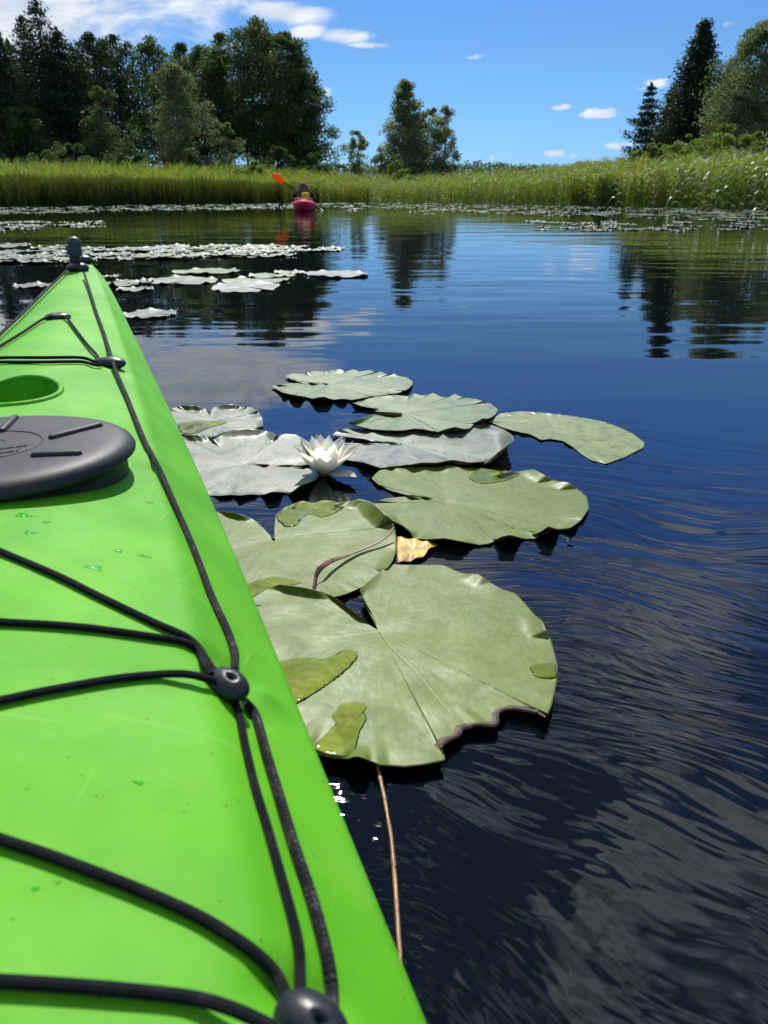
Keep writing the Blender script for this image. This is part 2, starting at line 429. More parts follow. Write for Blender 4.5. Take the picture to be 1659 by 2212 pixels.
def deck_z(x, y):
    u, v = to_uv(np.stack([np.asarray(x, float), np.asarray(y, float)], -1))
    b = half_beam(u); s = np.clip(np.abs(v) / np.maximum(b, 1e-4), 0, 1)
    zc, ze = z_mid(u), np.minimum(z_edge(u), z_mid(u) - .004)
    k = .74
    zk = zc - .34 * (zc - ze)
    inner = zc - (zc - zk) * (s / k) ** 1.8
    outer = zk - (zk - ze) * ((s - k) / (1 - k))
    f = np.clip((s - (k - .07)) / .14, 0, 1); f = f * f * (3 - 2 * f)
    # both laws continued so the crease is rounded
    outer_c = zk - (zk - ze) * ((s - k) / (1 - k)) * np.where(s < k, .6, 1.)
    z = inner * (1 - f) + outer_c * f
    z = np.where(s > k + .07, outer, z)
    for bx, by, sg, hh in BUMPS:
        z = z + hh * np.exp(-((x - bx) ** 2 + (y - by) ** 2) / (sg * sg))
    return z
def on_deck(px, py, lift=0.):
    r = ray(px, py); lo, hi = .05, 6.
    t = np.linspace(.1, 4.0, 1600)
    P = C0 + np.outer(t, r)
    u, v = to_uv(P); inside = (np.abs(v) < half_beam(u) * 1.02)
    below = (P[:, 2] < deck_z(P[:, 0], P[:, 1]) + lift) & (inside | (np.abs(v) < .45))
    i = int(np.argmax(below)); a, b = t[max(i - 1, 0)], t[i]
    for _ in range(30):
        mdl = .5 * (a + b); p = C0 + mdl * r
        if p[2] < float(deck_z(p[0], p[1])) + lift: b = mdl
        else: a = mdl
    return C0 + b * r
# moulded recesses: where fittings sit
def add_bump(px, py, sg, hh):
    p = on_deck(px, py); BUMPS.append((p[0], p[1], sg, hh))
_bl = [(452, 1412, .010, -.007), (520, 1475, .012, -.004), (548, 1545, .008, -.0035), (577, 1507, .0085, .0050),
       (610, 2130, .010, -.006), (690, 2150, .009, -.005), (126, 676, .030, -.010), (262, 776, .020, -.006), (333, 990, .012, .002), (330, 1010, .010, -.003)]
_pts = [(on_deck(a, b), s, h) for a, b, s, h in _bl]
BUMPS += [(p[0], p[1], s, h) for p, s, h in _pts]
for (p, s, h) in _pts[:6]:          # mirrored on the far side of the deck
    u_, v_ = to_uv(p); q = from_uv(u_, -v_); BUMPS.append((q[0], q[1], s, h))

kay = empty('kayak', (float(KO[0] + KA[0] * 2.4), float(KO[1] + KA[1] * 2.4), 0.))
tag(kay, 'bright green plastic touring kayak with black bungees and round black hatch', 'kayak')
def child_world(o, parent=kay):
    o.parent = parent
    loc = parent.matrix_world.translation if parent.parent is None else None
    return o
KINV = -np.array(kay.location)
def kpart(name, V, polys, mats, parent=None, **kw):
    """a part of the kayak, vertices given in world space"""
    V = np.asarray(V, float) + KINV
    arr = np.asarray(polys) if not isinstance(polys, list) else None
    if arr is not None: me = mesh_np(name, V, arr, mats, **kw)
    else: me = mesh_mixed(name, V, polys, mats, **kw)
    return link(name, me, parent or kay)

us = np.concatenate([[-.075, -.068, -.06, -.05, -.04, -.02], np.arange(0., 1.20, .009), np.arange(1.20, 2.16, .0042), np.arange(2.18, 5.05, .05), [5.08, 5.12]])
ss = np.concatenate([np.linspace(-1, -.86, 9), np.linspace(-.85, .85, 80), np.linspace(.86, 1, 9)])
UU, SS = np.meshgrid(us, ss, indexing='ij')
PP = from_uv(UU, SS * half_beam(UU)) if False else (KO + UU[..., None] * KA + (SS * half_beam(UU))[..., None] * KV)
DZ = deck_z(PP[..., 0], PP[..., 1])
deckV = np.concatenate([PP, DZ[..., None]], -1).reshape(-1, 3)
nU, nS = UU.shape
ring = [(1.004, -.006), (1.000, -.016), (.985, -.06), (.93, None), (.78, -.045), (.45, -.085), (0., -.10)]
hullV = []
for u, b, zr in zip(us, half_beam(us), DZ[:, -1]):
    row = []
    for f, z in ring:
        zz = .03 if z is None else (zr + z if z in (-.006, -.016, -.06) else z)
        zz = max(zz, -.10) if u > .35 else max(zz, -.10 * max(0., (u + .075) / .425))
        row.append((f * b, zz))
    left = [(-vv, zz) for vv, zz in row]
    full = row + left[-2::-1]
    for vv, zz in full:
        p = KO + u * KA + vv * KV; hullV.append((p[0], p[1], zz))
nH = len(ring) * 2 - 1
hullV = np.array(hullV)
V = np.vstack([deckV, hullV])
F = list(grid_faces(nU, nS)) + list(grid_faces(nU, nH, off=nU * nS))
off = nU * nS
i = np.arange(nU - 1)
F += list(np.stack([i * nS + nS - 1, (i + 1) * nS + nS - 1, off + (i + 1) * nH, off + i * nH], 1))
F += list(np.stack([off + i * nH + nH - 1, off + (i + 1) * nH + nH - 1, (i + 1) * nS, i * nS], 1))
F = [tuple(f) for f in F]
F.append(tuple(list(range(0, nS)) + [off + k for k in range(nH)]))
F.append(tuple(reversed([(nU - 1) * nS + k for k in range(nS)] + [off + (nU - 1) * nH + k for k in range(nH)])))
hull = kpart('hull', V, F, [M['plastic']])
bm = bmesh.new(); bm.from_mesh(hull.data); bmesh.ops.recalc_face_normals(bm, faces=bm.faces); bm.to_mesh(hull.data); bm.free()
# the oval cup ahead of the hatch is cut into the deck
CUP_U, CUP_V, CUP_A, CUP_B = 1.325, -.002, .062, .042
cz = float(deck_z(*(KO + CUP_U * KA + CUP_V * KV)))
prof = [(0., -.055), (.60, -.055), (.82, -.050), (.93, -.038), (.97, -.02), (1., -.002), (1.0, .05), (0., .05)]
cv = []
for r_, z_ in prof:
    for k in range(56):
        a = 2 * pi * k / 56
        p = KO + (CUP_U + r_ * CUP_A * cos(a)) * KA + (CUP_V + r_ * CUP_B * sin(a)) * KV
        cv.append((p[0], p[1], cz + (z_ * 1.3 if z_ < 0 else z_)))
cf = [tuple(f) for f in grid_faces(len(prof), 56, close_v=True)]
cutter = kpart('cutter', cv, cf, [M['plastic']])
bm = bmesh.new(); bm.from_mesh(cutter.data); bmesh.ops.remove_doubles(bm, verts=bm.verts, dist=1e-5)
bmesh.ops.recalc_face_normals(bm, faces=bm.faces); bm.to_mesh(cutter.data); bm.free()
apply_boolean(hull, cutter)
hull.data.set_sharp_from_angle(angle=radians(40))
# moulded lip round the cup
lip = []
for k in range(72):
    a = 2 * pi * k / 72
    p = KO + (CUP_U + (CUP_A + .002) * cos(a)) * KA + (CUP_V + (CUP_B + .002) * sin(a)) * KV
    lip.append((p[0], p[1], float(deck_z(p[0], p[1])) + .0002))
lip = np.array(lip)
Vt, Ft, UVt, _ = tube_data(np.vstack([lip, lip[:1]]), .0032, 10, cap=False)
kpart('cup_rim', Vt, [tuple(f) for f in Ft], [M['plastic']])

# ------------------------------------------------------------------ hatch cover
HU, HV, HR = 1.572, .003, .121
hc = KO + HU * KA + HV * KV
hz = float(deck_z(hc[0], hc[1]))
TOPZ = hz + .014
def hatch_pt(r_, a, z_): p = KO + (HU + .84 * r_ * cos(a)) * KA + (HV + r_ * sin(a)) * KV; return (p[0], p[1], z_)
prof = [(.0, .0012), (.03, .0012), (.055, .001), (.080, .0012), (.100, .0009), (.108, -.0002), (.114, -.0022), (.1185, -.0060), (.1208, -.0112), (.1203, -.0145), (.1185, -.0165),
        (.1120, -.0180), (.1120, -.0300), (.1120, -.060), (.0, -.060)]
hv, NH = [], 120
for r_, z_ in prof:
    for k in range(NH): hv.append(hatch_pt(r_, 2 * pi * k / NH, TOPZ + z_ * .80))
hatch = kpart('hatch_cover', hv, [tuple(f) for f in grid_faces(len(prof), NH, close_v=True)], [M['rubber']])
def capsule_bar(P0, P1, r, n=14):
    P0, P1 = np.asarray(P0, float), np.asarray(P1, float)
    d_ = (P1 - P0); L_ = np.linalg.norm(d_); d_ /= L_
    pts, rr = [], []
    for k in range(5): a = pi / 2 * k / 4; pts.append(P0 + d_ * r * (1 - cos(a))); rr.append(max(r * sin(a), 1e-4))
    for k in range(5): a = pi / 2 * k / 4; pts.append(P1 - d_ * r * (1 - sin(a))); rr.append(max(r * cos(a), 1e-4))
    return np.array(pts), np.array(rr)
for a_px, b_px in (((105, 948), (221, 918)), ((66, 985), (178, 980)), ((2, 934), (35, 901))):
    A_ = at(a_px[0], a_px[1], TOPZ + .001); B_ = at(b_px[0], b_px[1], TOPZ + .001)
    for flip in (0, 1):
        pa, pb = A_.copy(), B_.copy()
        if flip:
            pa[:2] = 2 * hc - pa[:2]; pb[:2] = 2 * hc - pb[:2]
        pts, rr = capsule_bar(pa, pb, .0034)
        Vt, Ft, UVt, Tt = tube_data(pts, rr, 12)
        kpart('rib', Vt, [tuple(f) for f in Ft] + [tuple(t_) for t_ in Tt], [M['rubber']], parent=hatch)
ringp = np.array([hatch_pt(.047, 2 * pi * k / 72, TOPZ + .0006) for k in range(73)])
Vt, Ft, UVt, _ = tube_data(ringp, .0011, 8, cap=False)
kpart('maker_ring', Vt, [tuple(f) for f in Ft], [M['rubber']], parent=hatch)
ringp = np.array([hatch_pt(.019, 2 * pi * k / 48, TOPZ + .0008) for k in range(49)])
Vt, Ft, UVt, _ = tube_data(ringp, .0007, 8, cap=False)
kpart('maker_ring', Vt, [tuple(f) for f in Ft], [M['rubber']], parent=hatch)
# two raised lines of moulded lettering, worn and cut by the picture's edge
lv, lf = [], []
def stroke(p0, p1, wdt=.0006, hgt=.0012):
    p0, p1 = np.asarray(p0), np.asarray(p1); dd = p1 - p0; dd = dd / (np.linalg.norm(dd) + 1e-9); nn = np.array([-dd[1], dd[0], 0]) * wdt
    b0 = len(lv)
    for q in (p0 - nn, p1 - nn, p1 + nn, p0 + nn): lv.append((q[0], q[1], TOPZ + .0004))
    for q in (p0 - nn, p1 - nn, p1 + nn, p0 + nn): lv.append((q[0], q[1], TOPZ + .0004 + hgt))
    for f in ((4, 5, 6, 7), (0, 1, 5, 4), (1, 2, 6, 5), (2, 3, 7, 6), (3, 0, 4, 7)): lf.append(tuple(b0 + k for k in f))
for base, n in (((0, 973), 7), ((0, 982), 5)):
    for k in range(-6, n):
        xx = base[0] + k * 8.5; yy = base[1] - 1.1 * k
        q0, q1 = at(xx, yy, TOPZ), at(xx + 1.5, yy - 5.2, TOPZ); q2, q3 = at(xx + 5.5, yy - .7, TOPZ), at(xx + 6.5, yy - 5.6, TOPZ)
        if k % 3 != 1: stroke(q0, q1)
        stroke(q0, q2)
        if k % 2 == 0: stroke(q2, q3)
kpart('moulded_lettering', lv, lf, [M['rubber']], parent=hatch, smooth=False)

# ------------------------------------------------------------------ cords and deck fittings
RL, RB = .0025, .0021
def cord(name, pts, r, mat, lifts, seg=10, cross=False):
    P = [on_deck(x, y, r + l) for (x, y), l in zip(pts, lifts)]
    if cross:        # carried on across the deck to the far side
        P0, P1 = P[0], P[1]; dd = (P0 - P1)[:2]; dd /= np.linalg.norm(dd)
        ext = []
        q = P0[:2].copy()
        for _ in range(80):
            q = q + dd * .006; u_, v_ = to_uv(q)
            if v_ < -half_beam(u_) * .72 or u_ < .1 or u_ > 2.3: break
            ext.append((q[0], q[1], float(deck_z(q[0], q[1])) + r + .0015))
        P = [np.array(e) for e in ext[::-1][::4]] + P
    V_, F_, UV_, T_ = tube_data(smooth_path(P, 8), r, seg)
    return kpart(name, V_, [tuple(f) for f in F_] + [tuple(t_) for t_ in T_], [mat], uv=UV_), P
cord('deck_line', [(181, 588), (193, 625), (206, 668), (225, 722), (243, 780), (256, 815), (277, 865), (310, 947), (345, 1015), (372, 1078), (400, 1142), (428, 1210), (455, 1282),
     (486, 1350), (501, 1388), (508, 1418), (505, 1448)], RL, M['cord_line'], [.012, .006, .004, .003, .006, .004, .002, .002, .003, .002, .001, .001, .001, .001, .001, .002, .004])
cord('deck_line', [(528, 1516), (548, 1538), (560, 1570), (576, 1630), (601, 1712), (634, 1822), (672, 1935), (697, 2025), (712, 2095), (718, 2150), (716, 2192)], RL, M['cord_line'],
     [.003, .001, .001, .001, .001, .001, .001, .001, .001, .001, .004])
cord('bungee', [(484, 1494), (507, 1515), (518, 1550), (530, 1612), (551, 1700), (578, 1790), (606, 1890), (632, 1985), (645, 2045), (648, 2100), (647, 2165), (650, 2190)], RB, M['cord_bungee'],
     [0.0022, 0.0007, 0.0007, 0.0003, 0.0003, 0.0003, 0.0003, 0.0003, 0.0007, 0.0010, 0.0033, 0.0033])
cord('bungee', [(0, 1190), (120, 1241), (215, 1288), (330, 1343), (398, 1373), (428, 1398), (446, 1426), (462, 1450)], RB, M['cord_bungee'], [0.0002, 0.0002, 0.0002, 0.0002, 0.0004, 0.0026, 0.0035, 0.0035], cross=True)
cord('bungee', [(0, 1343), (110, 1349), (200, 1357), (330, 1375), (400, 1387), (428, 1408), (442, 1435), (456, 1458)], RB, M['cord_bungee'], [0.0002, 0.0002, 0.0002, 0.0002, 0.0004, 0.0006, 0.0026, 0.0031], cross=True)
cord('bungee', [(0, 1513), (80, 1496), (160, 1481), (250, 1466), (340, 1457), (400, 1456), (440, 1464), (470, 1475)], RB, M['cord_bungee'], [0.0004, 0.0004, 0.0004, 0.0004, 0.0006, 0.0026, 0.0031, 0.0031], cross=True)
cord('bungee', [(0, 1813), (90, 1842), (180, 1875), (300, 1922), (420, 1975), (500, 2022), (560, 2066), (600, 2110), (624, 2165), (640, 2195)], RB, M['cord_bungee'], [0.0004, 0.0004, 0.0004, 0.0004, 0.0004, 0.0004, 0.0006, 0.0026, 0.0035, 0.0035], cross=True)
cord('bungee', [(0, 2120), (120, 2127), (250, 2137), (400, 2153), (480, 2172), (560, 2205), (620, 2240)], RB, M['cord_bungee'], [0.0006, 0.0006, 0.0006, 0.0006, 0.0026, 0.0035, 0.0035], cross=True)
cord('deck_line', [(0, 722), (40, 685), (78, 648), (115, 612), (148, 581)], RL, M['cord_line'], [0.0055, 0.0055, 0.0055, 0.0060, 0.0066], cross=True)
cord('bungee', [(0, 748), (50, 717), (88, 692), (104, 685), (115, 684)], RB, M['cord_bungee'], [0.0022, 0.0022, 0.0028, 0.0028, 0.0028], cross=True)
cord('bungee', [(138, 684), (147, 690), (165, 714), (190, 746), (208, 766), (215, 779)], RB, M['cord_bungee'], [0.0028, 0.0028, 0.0028, 0.0028, 0.0028, 0.0028])
cord('bungee', [(0, 773), (90, 772.5), (165, 772), (188, 775), (204, 781), (222, 785)], RB, M['cord_bungee'], [0.0033, 0.0033, 0.0033, 0.0033, 0.0028, 0.0028], cross=True)
cord('bungee', [(0, 782), (90, 782), (165, 781), (186, 783), (202, 787), (220, 788)], RB, M['cord_bungee'], [0.0010, 0.0010, 0.0010, 0.0010, 0.0022, 0.0028], cross=True)

def dent(holes):
    def f(n):
        k = 1.
        for hd, wd, dp in holes:
            c = max(-1, min(1, float(np.dot(n, hd)))); k -= dp * math.exp(-(math.acos(c) / wd) ** 2)
        return k
    return f
def unit(v): v = np.asarray(v, float); return v / np.linalg.norm(v)
def fitting(px, py, rx, ry, rz, rotz, lift, mat, holes=(), world=None):
    p = on_deck(px, py, lift) if world is None else world
    o = ellipsoid('deck_fitting', tuple(np.asarray(p) + KINV), rx, ry, rz, mat, kay, 40, 26, dent(holes))
    o.rotation_euler = (0, 0, rotz); return o, p
for (px, py) in ((490, 1479), (672, 2216)):
    hl = [(unit((.35, -.02, .94)), .17, .55), (unit((-.5, .3, .25)), .20, .15), (unit((-.95, -.2, .1)), .25, .12)]
    o, p = fitting(px, py, .0142, .0092, .0085, -.62, .0065, M['rubber_gloss'], hl)
    u_, v_ = to_uv(p); q = from_uv(u_, -v_)
    fitting(0, 0, .0142, .0092, .0085, .62 + 2 * math.atan2(KA[0], -KA[1]), 0, M['rubber_gloss'], hl, world=(q[0], q[1], float(deck_z(q[0], q[1])) + .0055))
o, p = fitting(236, 784, .0235, .0130, .0090, -.15, .004, M['rubber_gloss'], [(unit((-.3, .2, .9)), .3, .25)])
u_, v_ = to_uv(p); q = from_uv(u_, -v_)
fitting(0, 0, .0235, .0130, .0090, .45, 0, M['rubber_gloss'], world=(q[0], q[1], float(deck_z(q[0], q[1])) + .004))
fitting(125, 685, .0210, .0140, .0080, .3, .002, M['rubber_gloss'], [(unit((0, -.3, .9)), .35, .15)])
# bow: saddle, padeye and the carrying toggle hung on it
o, p = fitting(168, 579, .026, .022, .014, .3, .006, M['rubber_gloss'])
bow = p
o, p2 = fitting(180, 562, .024, .020, .013, .3, .006, M['rubber_gloss'])
# carrying toggle: cylinder with a ring groove, rounded top, flared skirt and a core below
tp = at_d(161, 551, float(bow[1]) + .015)
prof = [(.0, .058), (.006, .0572), (.0115, .0545), (.0160, .050), (.0188, .0440), (.0196, .0375), (.0196, .0340), (.0182, .0335), (.0182, .0270), (.0198, .0265),
        (.0205, .016), (.0213, .006), (.0208, .0), (.0175, -.001), (.0160, .004), (.0150, .004), (.0140, -.018), (.0150, -.026), (.0120, -.046), (.0, -.047)]
Vl, Fl = lathe_data([(a * .84, b * .74) for a, b in prof], 40)
tl = unit((.10, .05, 1.)); ax = unit(np.cross((0, 1, 0), tl)); ay = np.cross(tl, ax)
Vl = np.outer(Vl[:, 0], ax) + np.outer(Vl[:, 1], ay) + np.outer(Vl[:, 2], tl) + tp
kpart('bow_toggle', Vl, [tuple(f) for f in Fl[:, ::-1]], [M['toggle'], M['rubber_gloss']], midx=[0 if (k // 40) < 13 else 1 for k in range(len(Fl))]).data.set_sharp_from_angle(angle=radians(32))
cordp = smooth_path([bow + np.array([0, .0, .004]), bow + np.array([-.012, .012, .025]), tp + np.array([0, 0, -.02])], 8)
Vt, Ft, UVt, Tt = tube_data(cordp, .0032, 8)
kpart('toggle_cord', Vt, [tuple(f) for f in Ft] + [tuple(t_) for t_ in Tt], [M['cord_bungee']], uv=UVt)

# drops of water on the deck
mdrop, t, out = material('water_drop')
principled(t, out, color=(.055, .44, .012, 1), rough=.04, spec=.6, normal=t.bump(t.noise(objco(t), 300., 2., .5), .5, .0006))
M['drop'] = mdrop
for (px, py, rx, ry) in ((52, 1113, .0055, .0030), (205, 1226, .0048, .0030), (64, 1150, .0035, .0022), (255, 1190, .0028, .0018), (310, 1201, .0040, .0016), (325, 1086, .0025, .0020), (100, 1128, .0020, .0014),
                         (75, 1920, .0010, .0010), (125, 1905, .0009, .0009), (300, 1690, .0020, .0012)):
    p = on_deck(px, py)
    n = 26; vs_ = [(p[0], p[1], p[2] + .0007)]
    for k in range(n):
        a = 2 * pi * k / n; f = 1 + .35 * math.sin(3 * a + px) + .2 * math.sin(7 * a + py)
        qx, qy = p[0] + rx * f * cos(a), p[1] + ry * f * sin(a); vs_.append((qx, qy, float(deck_z(qx, qy)) + .0002))
    kpart('water_drop', vs_, [(0, 1 + k, 1 + (k + 1) % n) for k in range(n)], [M['drop']])

# cockpit behind the picture: black coaming and spray cover
cc = 2.95
cvs = []
for r_, dz_ in ((1.0, .0), (1.0, .022), (.96, .028), (.90, .024), (.5, .030), (0., .032)):
    for k in range(48):
        a = 2 * pi * k / 48; p = KO + (cc + .40 * r_ * cos(a)) * KA + (.185 * r_ * sin(a)) * KV
        cvs.append((p[0], p[1], float(deck_z(p[0], p[1])) + dz_ - .002))
kpart('cockpit_cover', cvs, [tuple(f) for f in grid_faces(6, 48, close_v=True)], [M['rubber']])
# ------------------------------------------------------------------ lily pads
def mat_pad(name, lo, hi, rough, spec, blotch=None, sheen=0.):
    m, t, out = material(name)
    co = objco(t)
    uv = t.n('ShaderNodeUVMap').outputs[0]; u, v, _z = t.sep(uv)
    n1 = t.noise(co, 16., 5., .6); n2 = t.noise(co, 130., 4., .65)
    c = t.mix(t.mr(n1, .3, .7), lo + (1,), hi + (1,))
    c = t.mix(t.m('MULTIPLY', t.mr(n2, .42, .68), .22), c, tuple(min(1, x * 1.7) for x in hi) + (1,))
    vein = t.m('POWER', t.m('ABSOLUTE', t.m('COSINE', t.m('ADD', t.m('MULTIPLY', u, pi * 23.), t.m('MULTIPLY', t.noise(co, 30., 2., .5), 2.2)))), 26.)
    vein = t.m('MULTIPLY', vein, t.mr(v, .05, .95, 1., .15))
    c = t.mix(t.m('MULTIPLY', vein, .20), c, tuple(min(1, x * 1.6 + .02) for x in hi) + (1,))
    mid = t.mr(v, 0., .10, 1., 0.)
    c = t.mix(t.m('MULTIPLY', mid, .5), c, (.22, .27, .09, 1))
    scratch = t.mr(t.noise(t.map(co, (25, 110, 1), (0, 0, .5)), 1., 4., .65), .66, .74)
    c = t.mix(t.m('MULTIPLY', scratch, .30), c, (.34, .34, .22, 1))
    if blotch: c = t.mix(t.m('MULTIPLY', t.mr(t.noise(co, 26., 4., .6), .52, .66), .8), c, blotch + (1,))
    vs = t.n('ShaderNodeTexVoronoi', feature='F1', voronoi_dimensions='2D'); t.L.new(co, vs.inputs['Vector']); vs.inputs['Scale'].default_value = 42.
    vw = t.n('ShaderNodeTexWhiteNoise'); t.L.new(vs.outputs['Position'], vw.inputs[0])
    spot = t.m('MULTIPLY', t.mr(t.m('ADD', vs.outputs['Distance'], t.m('MULTIPLY', n2, .10)), .10, .16, 1., 0.), t.m('GREATER_THAN', vw.outputs[0], .90))
    c = t.mix(t.m('MULTIPLY', spot, .7), c, (.10, .065, .03, 1))
    rim = t.mr(v, .972, 1.0, 0., .75)
    c = t.mix(t.m('MULTIPLY', rim, t.mr(t.noise(co, 40., 2., .5), .4, .6)), c, (.16, .13, .07, 1))
    h = t.m('ADD', t.m('MULTIPLY', vein, .06), t.m('ADD', t.m('MULTIPLY', n2, .16), t.m('MULTIPLY', n1, 1.2)))
    streak = t.noise(t.comb(t.m('MULTIPLY', u, 60.), t.m('MULTIPLY', v, 3.), 0.), 1., 3., .6)
    h = t.m('ADD', h, t.m('MULTIPLY', streak, .16))
    fold = t.m('MULTIPLY', t.noise(t.comb(t.m('MULTIPLY', u, 17.), t.m('MULTIPLY', v, .8), 2.), 1., 2., .55), t.mr(v, .25, 1., 0., 3.2, 'LINEAR'))
    h = t.m('ADD', h, fold)
    rg = t.mr(t.noise(co, 22., 3., .6), .3, .7, rough - .07, rough + .09)
    principled(t, out, color=c, rough=rg, spec=spec, normal=t.bump(h, .5, .0018), sheen=sheen)
    return m
M['pad_green'] = mat_pad('green_lily_leaf', (.080, .124, .010), (.114, .158, .018), .46, .27)
M['pad_dull'] = mat_pad('dull_green_lily_leaf', (.085, .140, .034), (.118, .170, .050), .42, .42)
M['pad_silver'] = mat_pad('silvery_lily_leaf', (.080, .098, .060), (.120, .138, .088), .41, .55)
M['pad_yellow'] = mat_pad('yellowing_lily_leaf', (.12, .165, .030), (.17, .21, .05), .44, .5, (.075, .11, .025))
M['pad_under'] = plain('maroon_leaf_underside', (.13, .048, .014), .38, .5, 60., .002, .5, 30.)
M['pad_under_gold'] = plain('golden_leaf_underside', (.34, .16, .02), .40, .5, 60., .002, .5, 30.)
M['puddle'], t, out = material('water_lying_on_leaf')
pn = t.bump(t.noise(objco(t), 30., 2., .5), .5, .004)
tp_ = t.n('ShaderNodeBsdfTransparent')
t.L.new(t.mix(t.mr(t.noise(objco(t), 40., 3., .6), .3, .7), (.76, .82, .34, 1), (.92, .95, .56, 1)), tp_.inputs[0])
gl = t.n('ShaderNodeBsdfGlossy'); gl.inputs['Roughness'].default_value = .03; t.L.new(pn, gl.inputs['Normal'])
fr_ = t.n('ShaderNodeFresnel'); fr_.inputs[0].default_value = 1.36; t.L.new(pn, fr_.inputs['Normal'])
mp = t.n('ShaderNodeMixShader'); t.L.new(fr_.outputs[0], mp.inputs[0]); t.L.new(tp_.outputs[0], mp.inputs[1]); t.L.new(gl.outputs[0], mp.inputs[2]); t.L.new(mp.outputs[0], out.inputs[0])
M['brown_rim'] = plain('withered_leaf_rim', (.085, .055, .036), .6, .3, 200., .001, .5, 90.)

CA, CB, CC, CD = (440, 960, 700 / 1659), (900, 1020, 850 / 1659), (540, 1280, 700 / 1659), (640, 1480, 900 / 1659)
K2D = 1659 / 2048
def cpx(crop, p): return ((crop[0] + p[0] * crop[2]) * K2D, (crop[1] + p[1] * crop[2]) * K2D)
def resample(P, n):
    P = np.asarray(P, float); Q = np.vstack([P, P[:1]]); s = np.concatenate([[0], np.cumsum(np.linalg.norm(np.diff(Q, axis=0), axis=1))])
    t = np.linspace(0, s[-1], n, endpoint=False)
    return np.stack([np.interp(t, s, Q[:, k]) for k in range(2)], 1)
RINGS = np.array([0, .06, .14, .26, .4, .54, .66, .75, .81, .85, .88, .91, .935, .955, .975, .99, 1.])
PADS = {}
def pad(name, crop, centre, outline, base, mats, label, curls=(), ruffle=.003, tilt=(0., 0.), seed=0, n=200, thick=.0011, group='lily pads beside the green kayak', wave=.0025, steep=2.2):
    """leaf read from its outline: every edge point lies on its line of sight at its own height above the water"""
    r_ = np.random.default_rng(seed)
    O2 = resample([cpx(crop, p) for p in outline], n); c2 = np.array(cpx(crop, centre))
    crop_pts = resample(outline, n)
    dv = O2 - c2; rad0 = np.linalg.norm(dv, axis=1); big_ = rad0 > .22 * rad0.max()
    th0 = np.unwrap(np.arctan2(dv[:, 1], dv[:, 0])[big_]); sg0 = np.sign(th0[-1] - th0[0])
    th1 = sg0 * np.maximum.accumulate(sg0 * th0 + 1e-9) + sg0 * np.arange(len(th0)) * 1e-4
    O2[big_] = c2 + rad0[big_][:, None] * np.stack([np.cos(th1), np.sin(th1)], 1)
    e = np.zeros(n)
    k = np.arange(n)
    for f, a in ((7, .5), (13, .7), (23, .8), (37, .4)):
        e += a * np.sin(2 * pi * k * f / n + r_.uniform(0, 6.3))
    e = np.maximum(0., e) * ruffle
    ec = np.zeros(n)
    for (x0, y0, rad, hh) in curls:
        dd = np.hypot(crop_pts[:, 0] - x0, crop_pts[:, 1] - y0); ec = np.maximum(ec, hh * np.exp(-(dd / rad) ** 4))
    e *= np.clip(1 - ec / .01, 0, 1)
    Cw = at(c2[0], c2[1], base)
    Pw = []
    for (x, y), ee in zip(O2, e + ec):
        z = base + ee
        for _ in range(6):
            q = at(x, y, z); z = base + ee + (q[0] - Cw[0]) * tilt[0] + (q[1] - Cw[1]) * tilt[1]
        Pw.append(q)
    Pw = np.array(Pw)
    rows = []
    ph = r_.uniform(0, 6.3, 4)
    for t_ in RINGS:
        Q = Cw[None, :] + (Pw - Cw) * t_
        rise = np.clip((t_ - .80) / .20, 0, 1) ** (steep * .62)
        flat = base + (Q[:, 0] - Cw[0]) * tilt[0] + (Q[:, 1] - Cw[1]) * tilt[1]
        th = np.arctan2(Q[:, 1] - Cw[1], Q[:, 0] - Cw[0])
        rho = np.hypot(Q[:, 0] - Cw[0], Q[:, 1] - Cw[1]) / np.median(np.hypot(Pw[:, 0] - Cw[0], Pw[:, 1] - Cw[1]))
        und = wave * (rho ** 1.2) * (1 - .6 * np.clip((rho - .6) / .4, 0, 1)) * (np.sin(3 * th + ph[0]) * .8 + np.sin(5 * th + ph[1]) * .5 + np.sin(8 * th + ph[2]) * .18)
        curl_rise = np.clip((t_ - .89) / .11, 0, 1) ** 1.15
        Q[:, 2] = flat + e * rise + ec * curl_rise + und * .6 - .0015 * np.exp(-(rho / .12) ** 2)
        rows.append(Q)
    rows = np.array(rows)
    R_ = len(RINGS)
    top = rows.reshape(-1, 3)
    bot = top.copy(); bot[:, 2] -= thick
    V_ = np.vstack([top, bot])
    uv = np.stack([np.tile(k / n, R_), np.repeat(RINGS, n)], 1); uv = np.vstack([uv, uv])
    ft = grid_faces(R_, n, close_v=True); fb = ft[:, ::-1] + R_ * n
    kk = np.arange(n); k2 = (kk + 1) % n; o_ = (R_ - 1) * n
    fr = np.stack([o_ + kk, o_ + R_ * n + kk, o_ + R_ * n + k2, o_ + k2], 1)
    F_ = np.vstack([ft, fb, fr]); mi = np.concatenate([np.zeros(len(ft)), np.ones(len(fb)), np.zeros(len(fr))]).astype(int)
    org = np.array([Cw[0], Cw[1], 0.])
    me_ = mesh_np(name, V_ - org, F_, mats, mi, uv=uv)
    bm_ = bmesh.new(); bm_.from_mesh(me_); bm_.normal_update()
    up = sum(f.normal.z for f in bm_.faces if f.material_index == 0 and len(f.verts) == 4)
    if up < 0: bmesh.ops.reverse_faces(bm_, faces=bm_.faces[:])
    bm_.to_mesh(me_); bm_.free()
    o = link(name, me_); o.location = org
    tag(o, label, 'lily pad', group)
    PADS[label] = o
    o_info = dict(o=o, org=org, C=Cw, base=base, tilt=tilt)
    return o_info
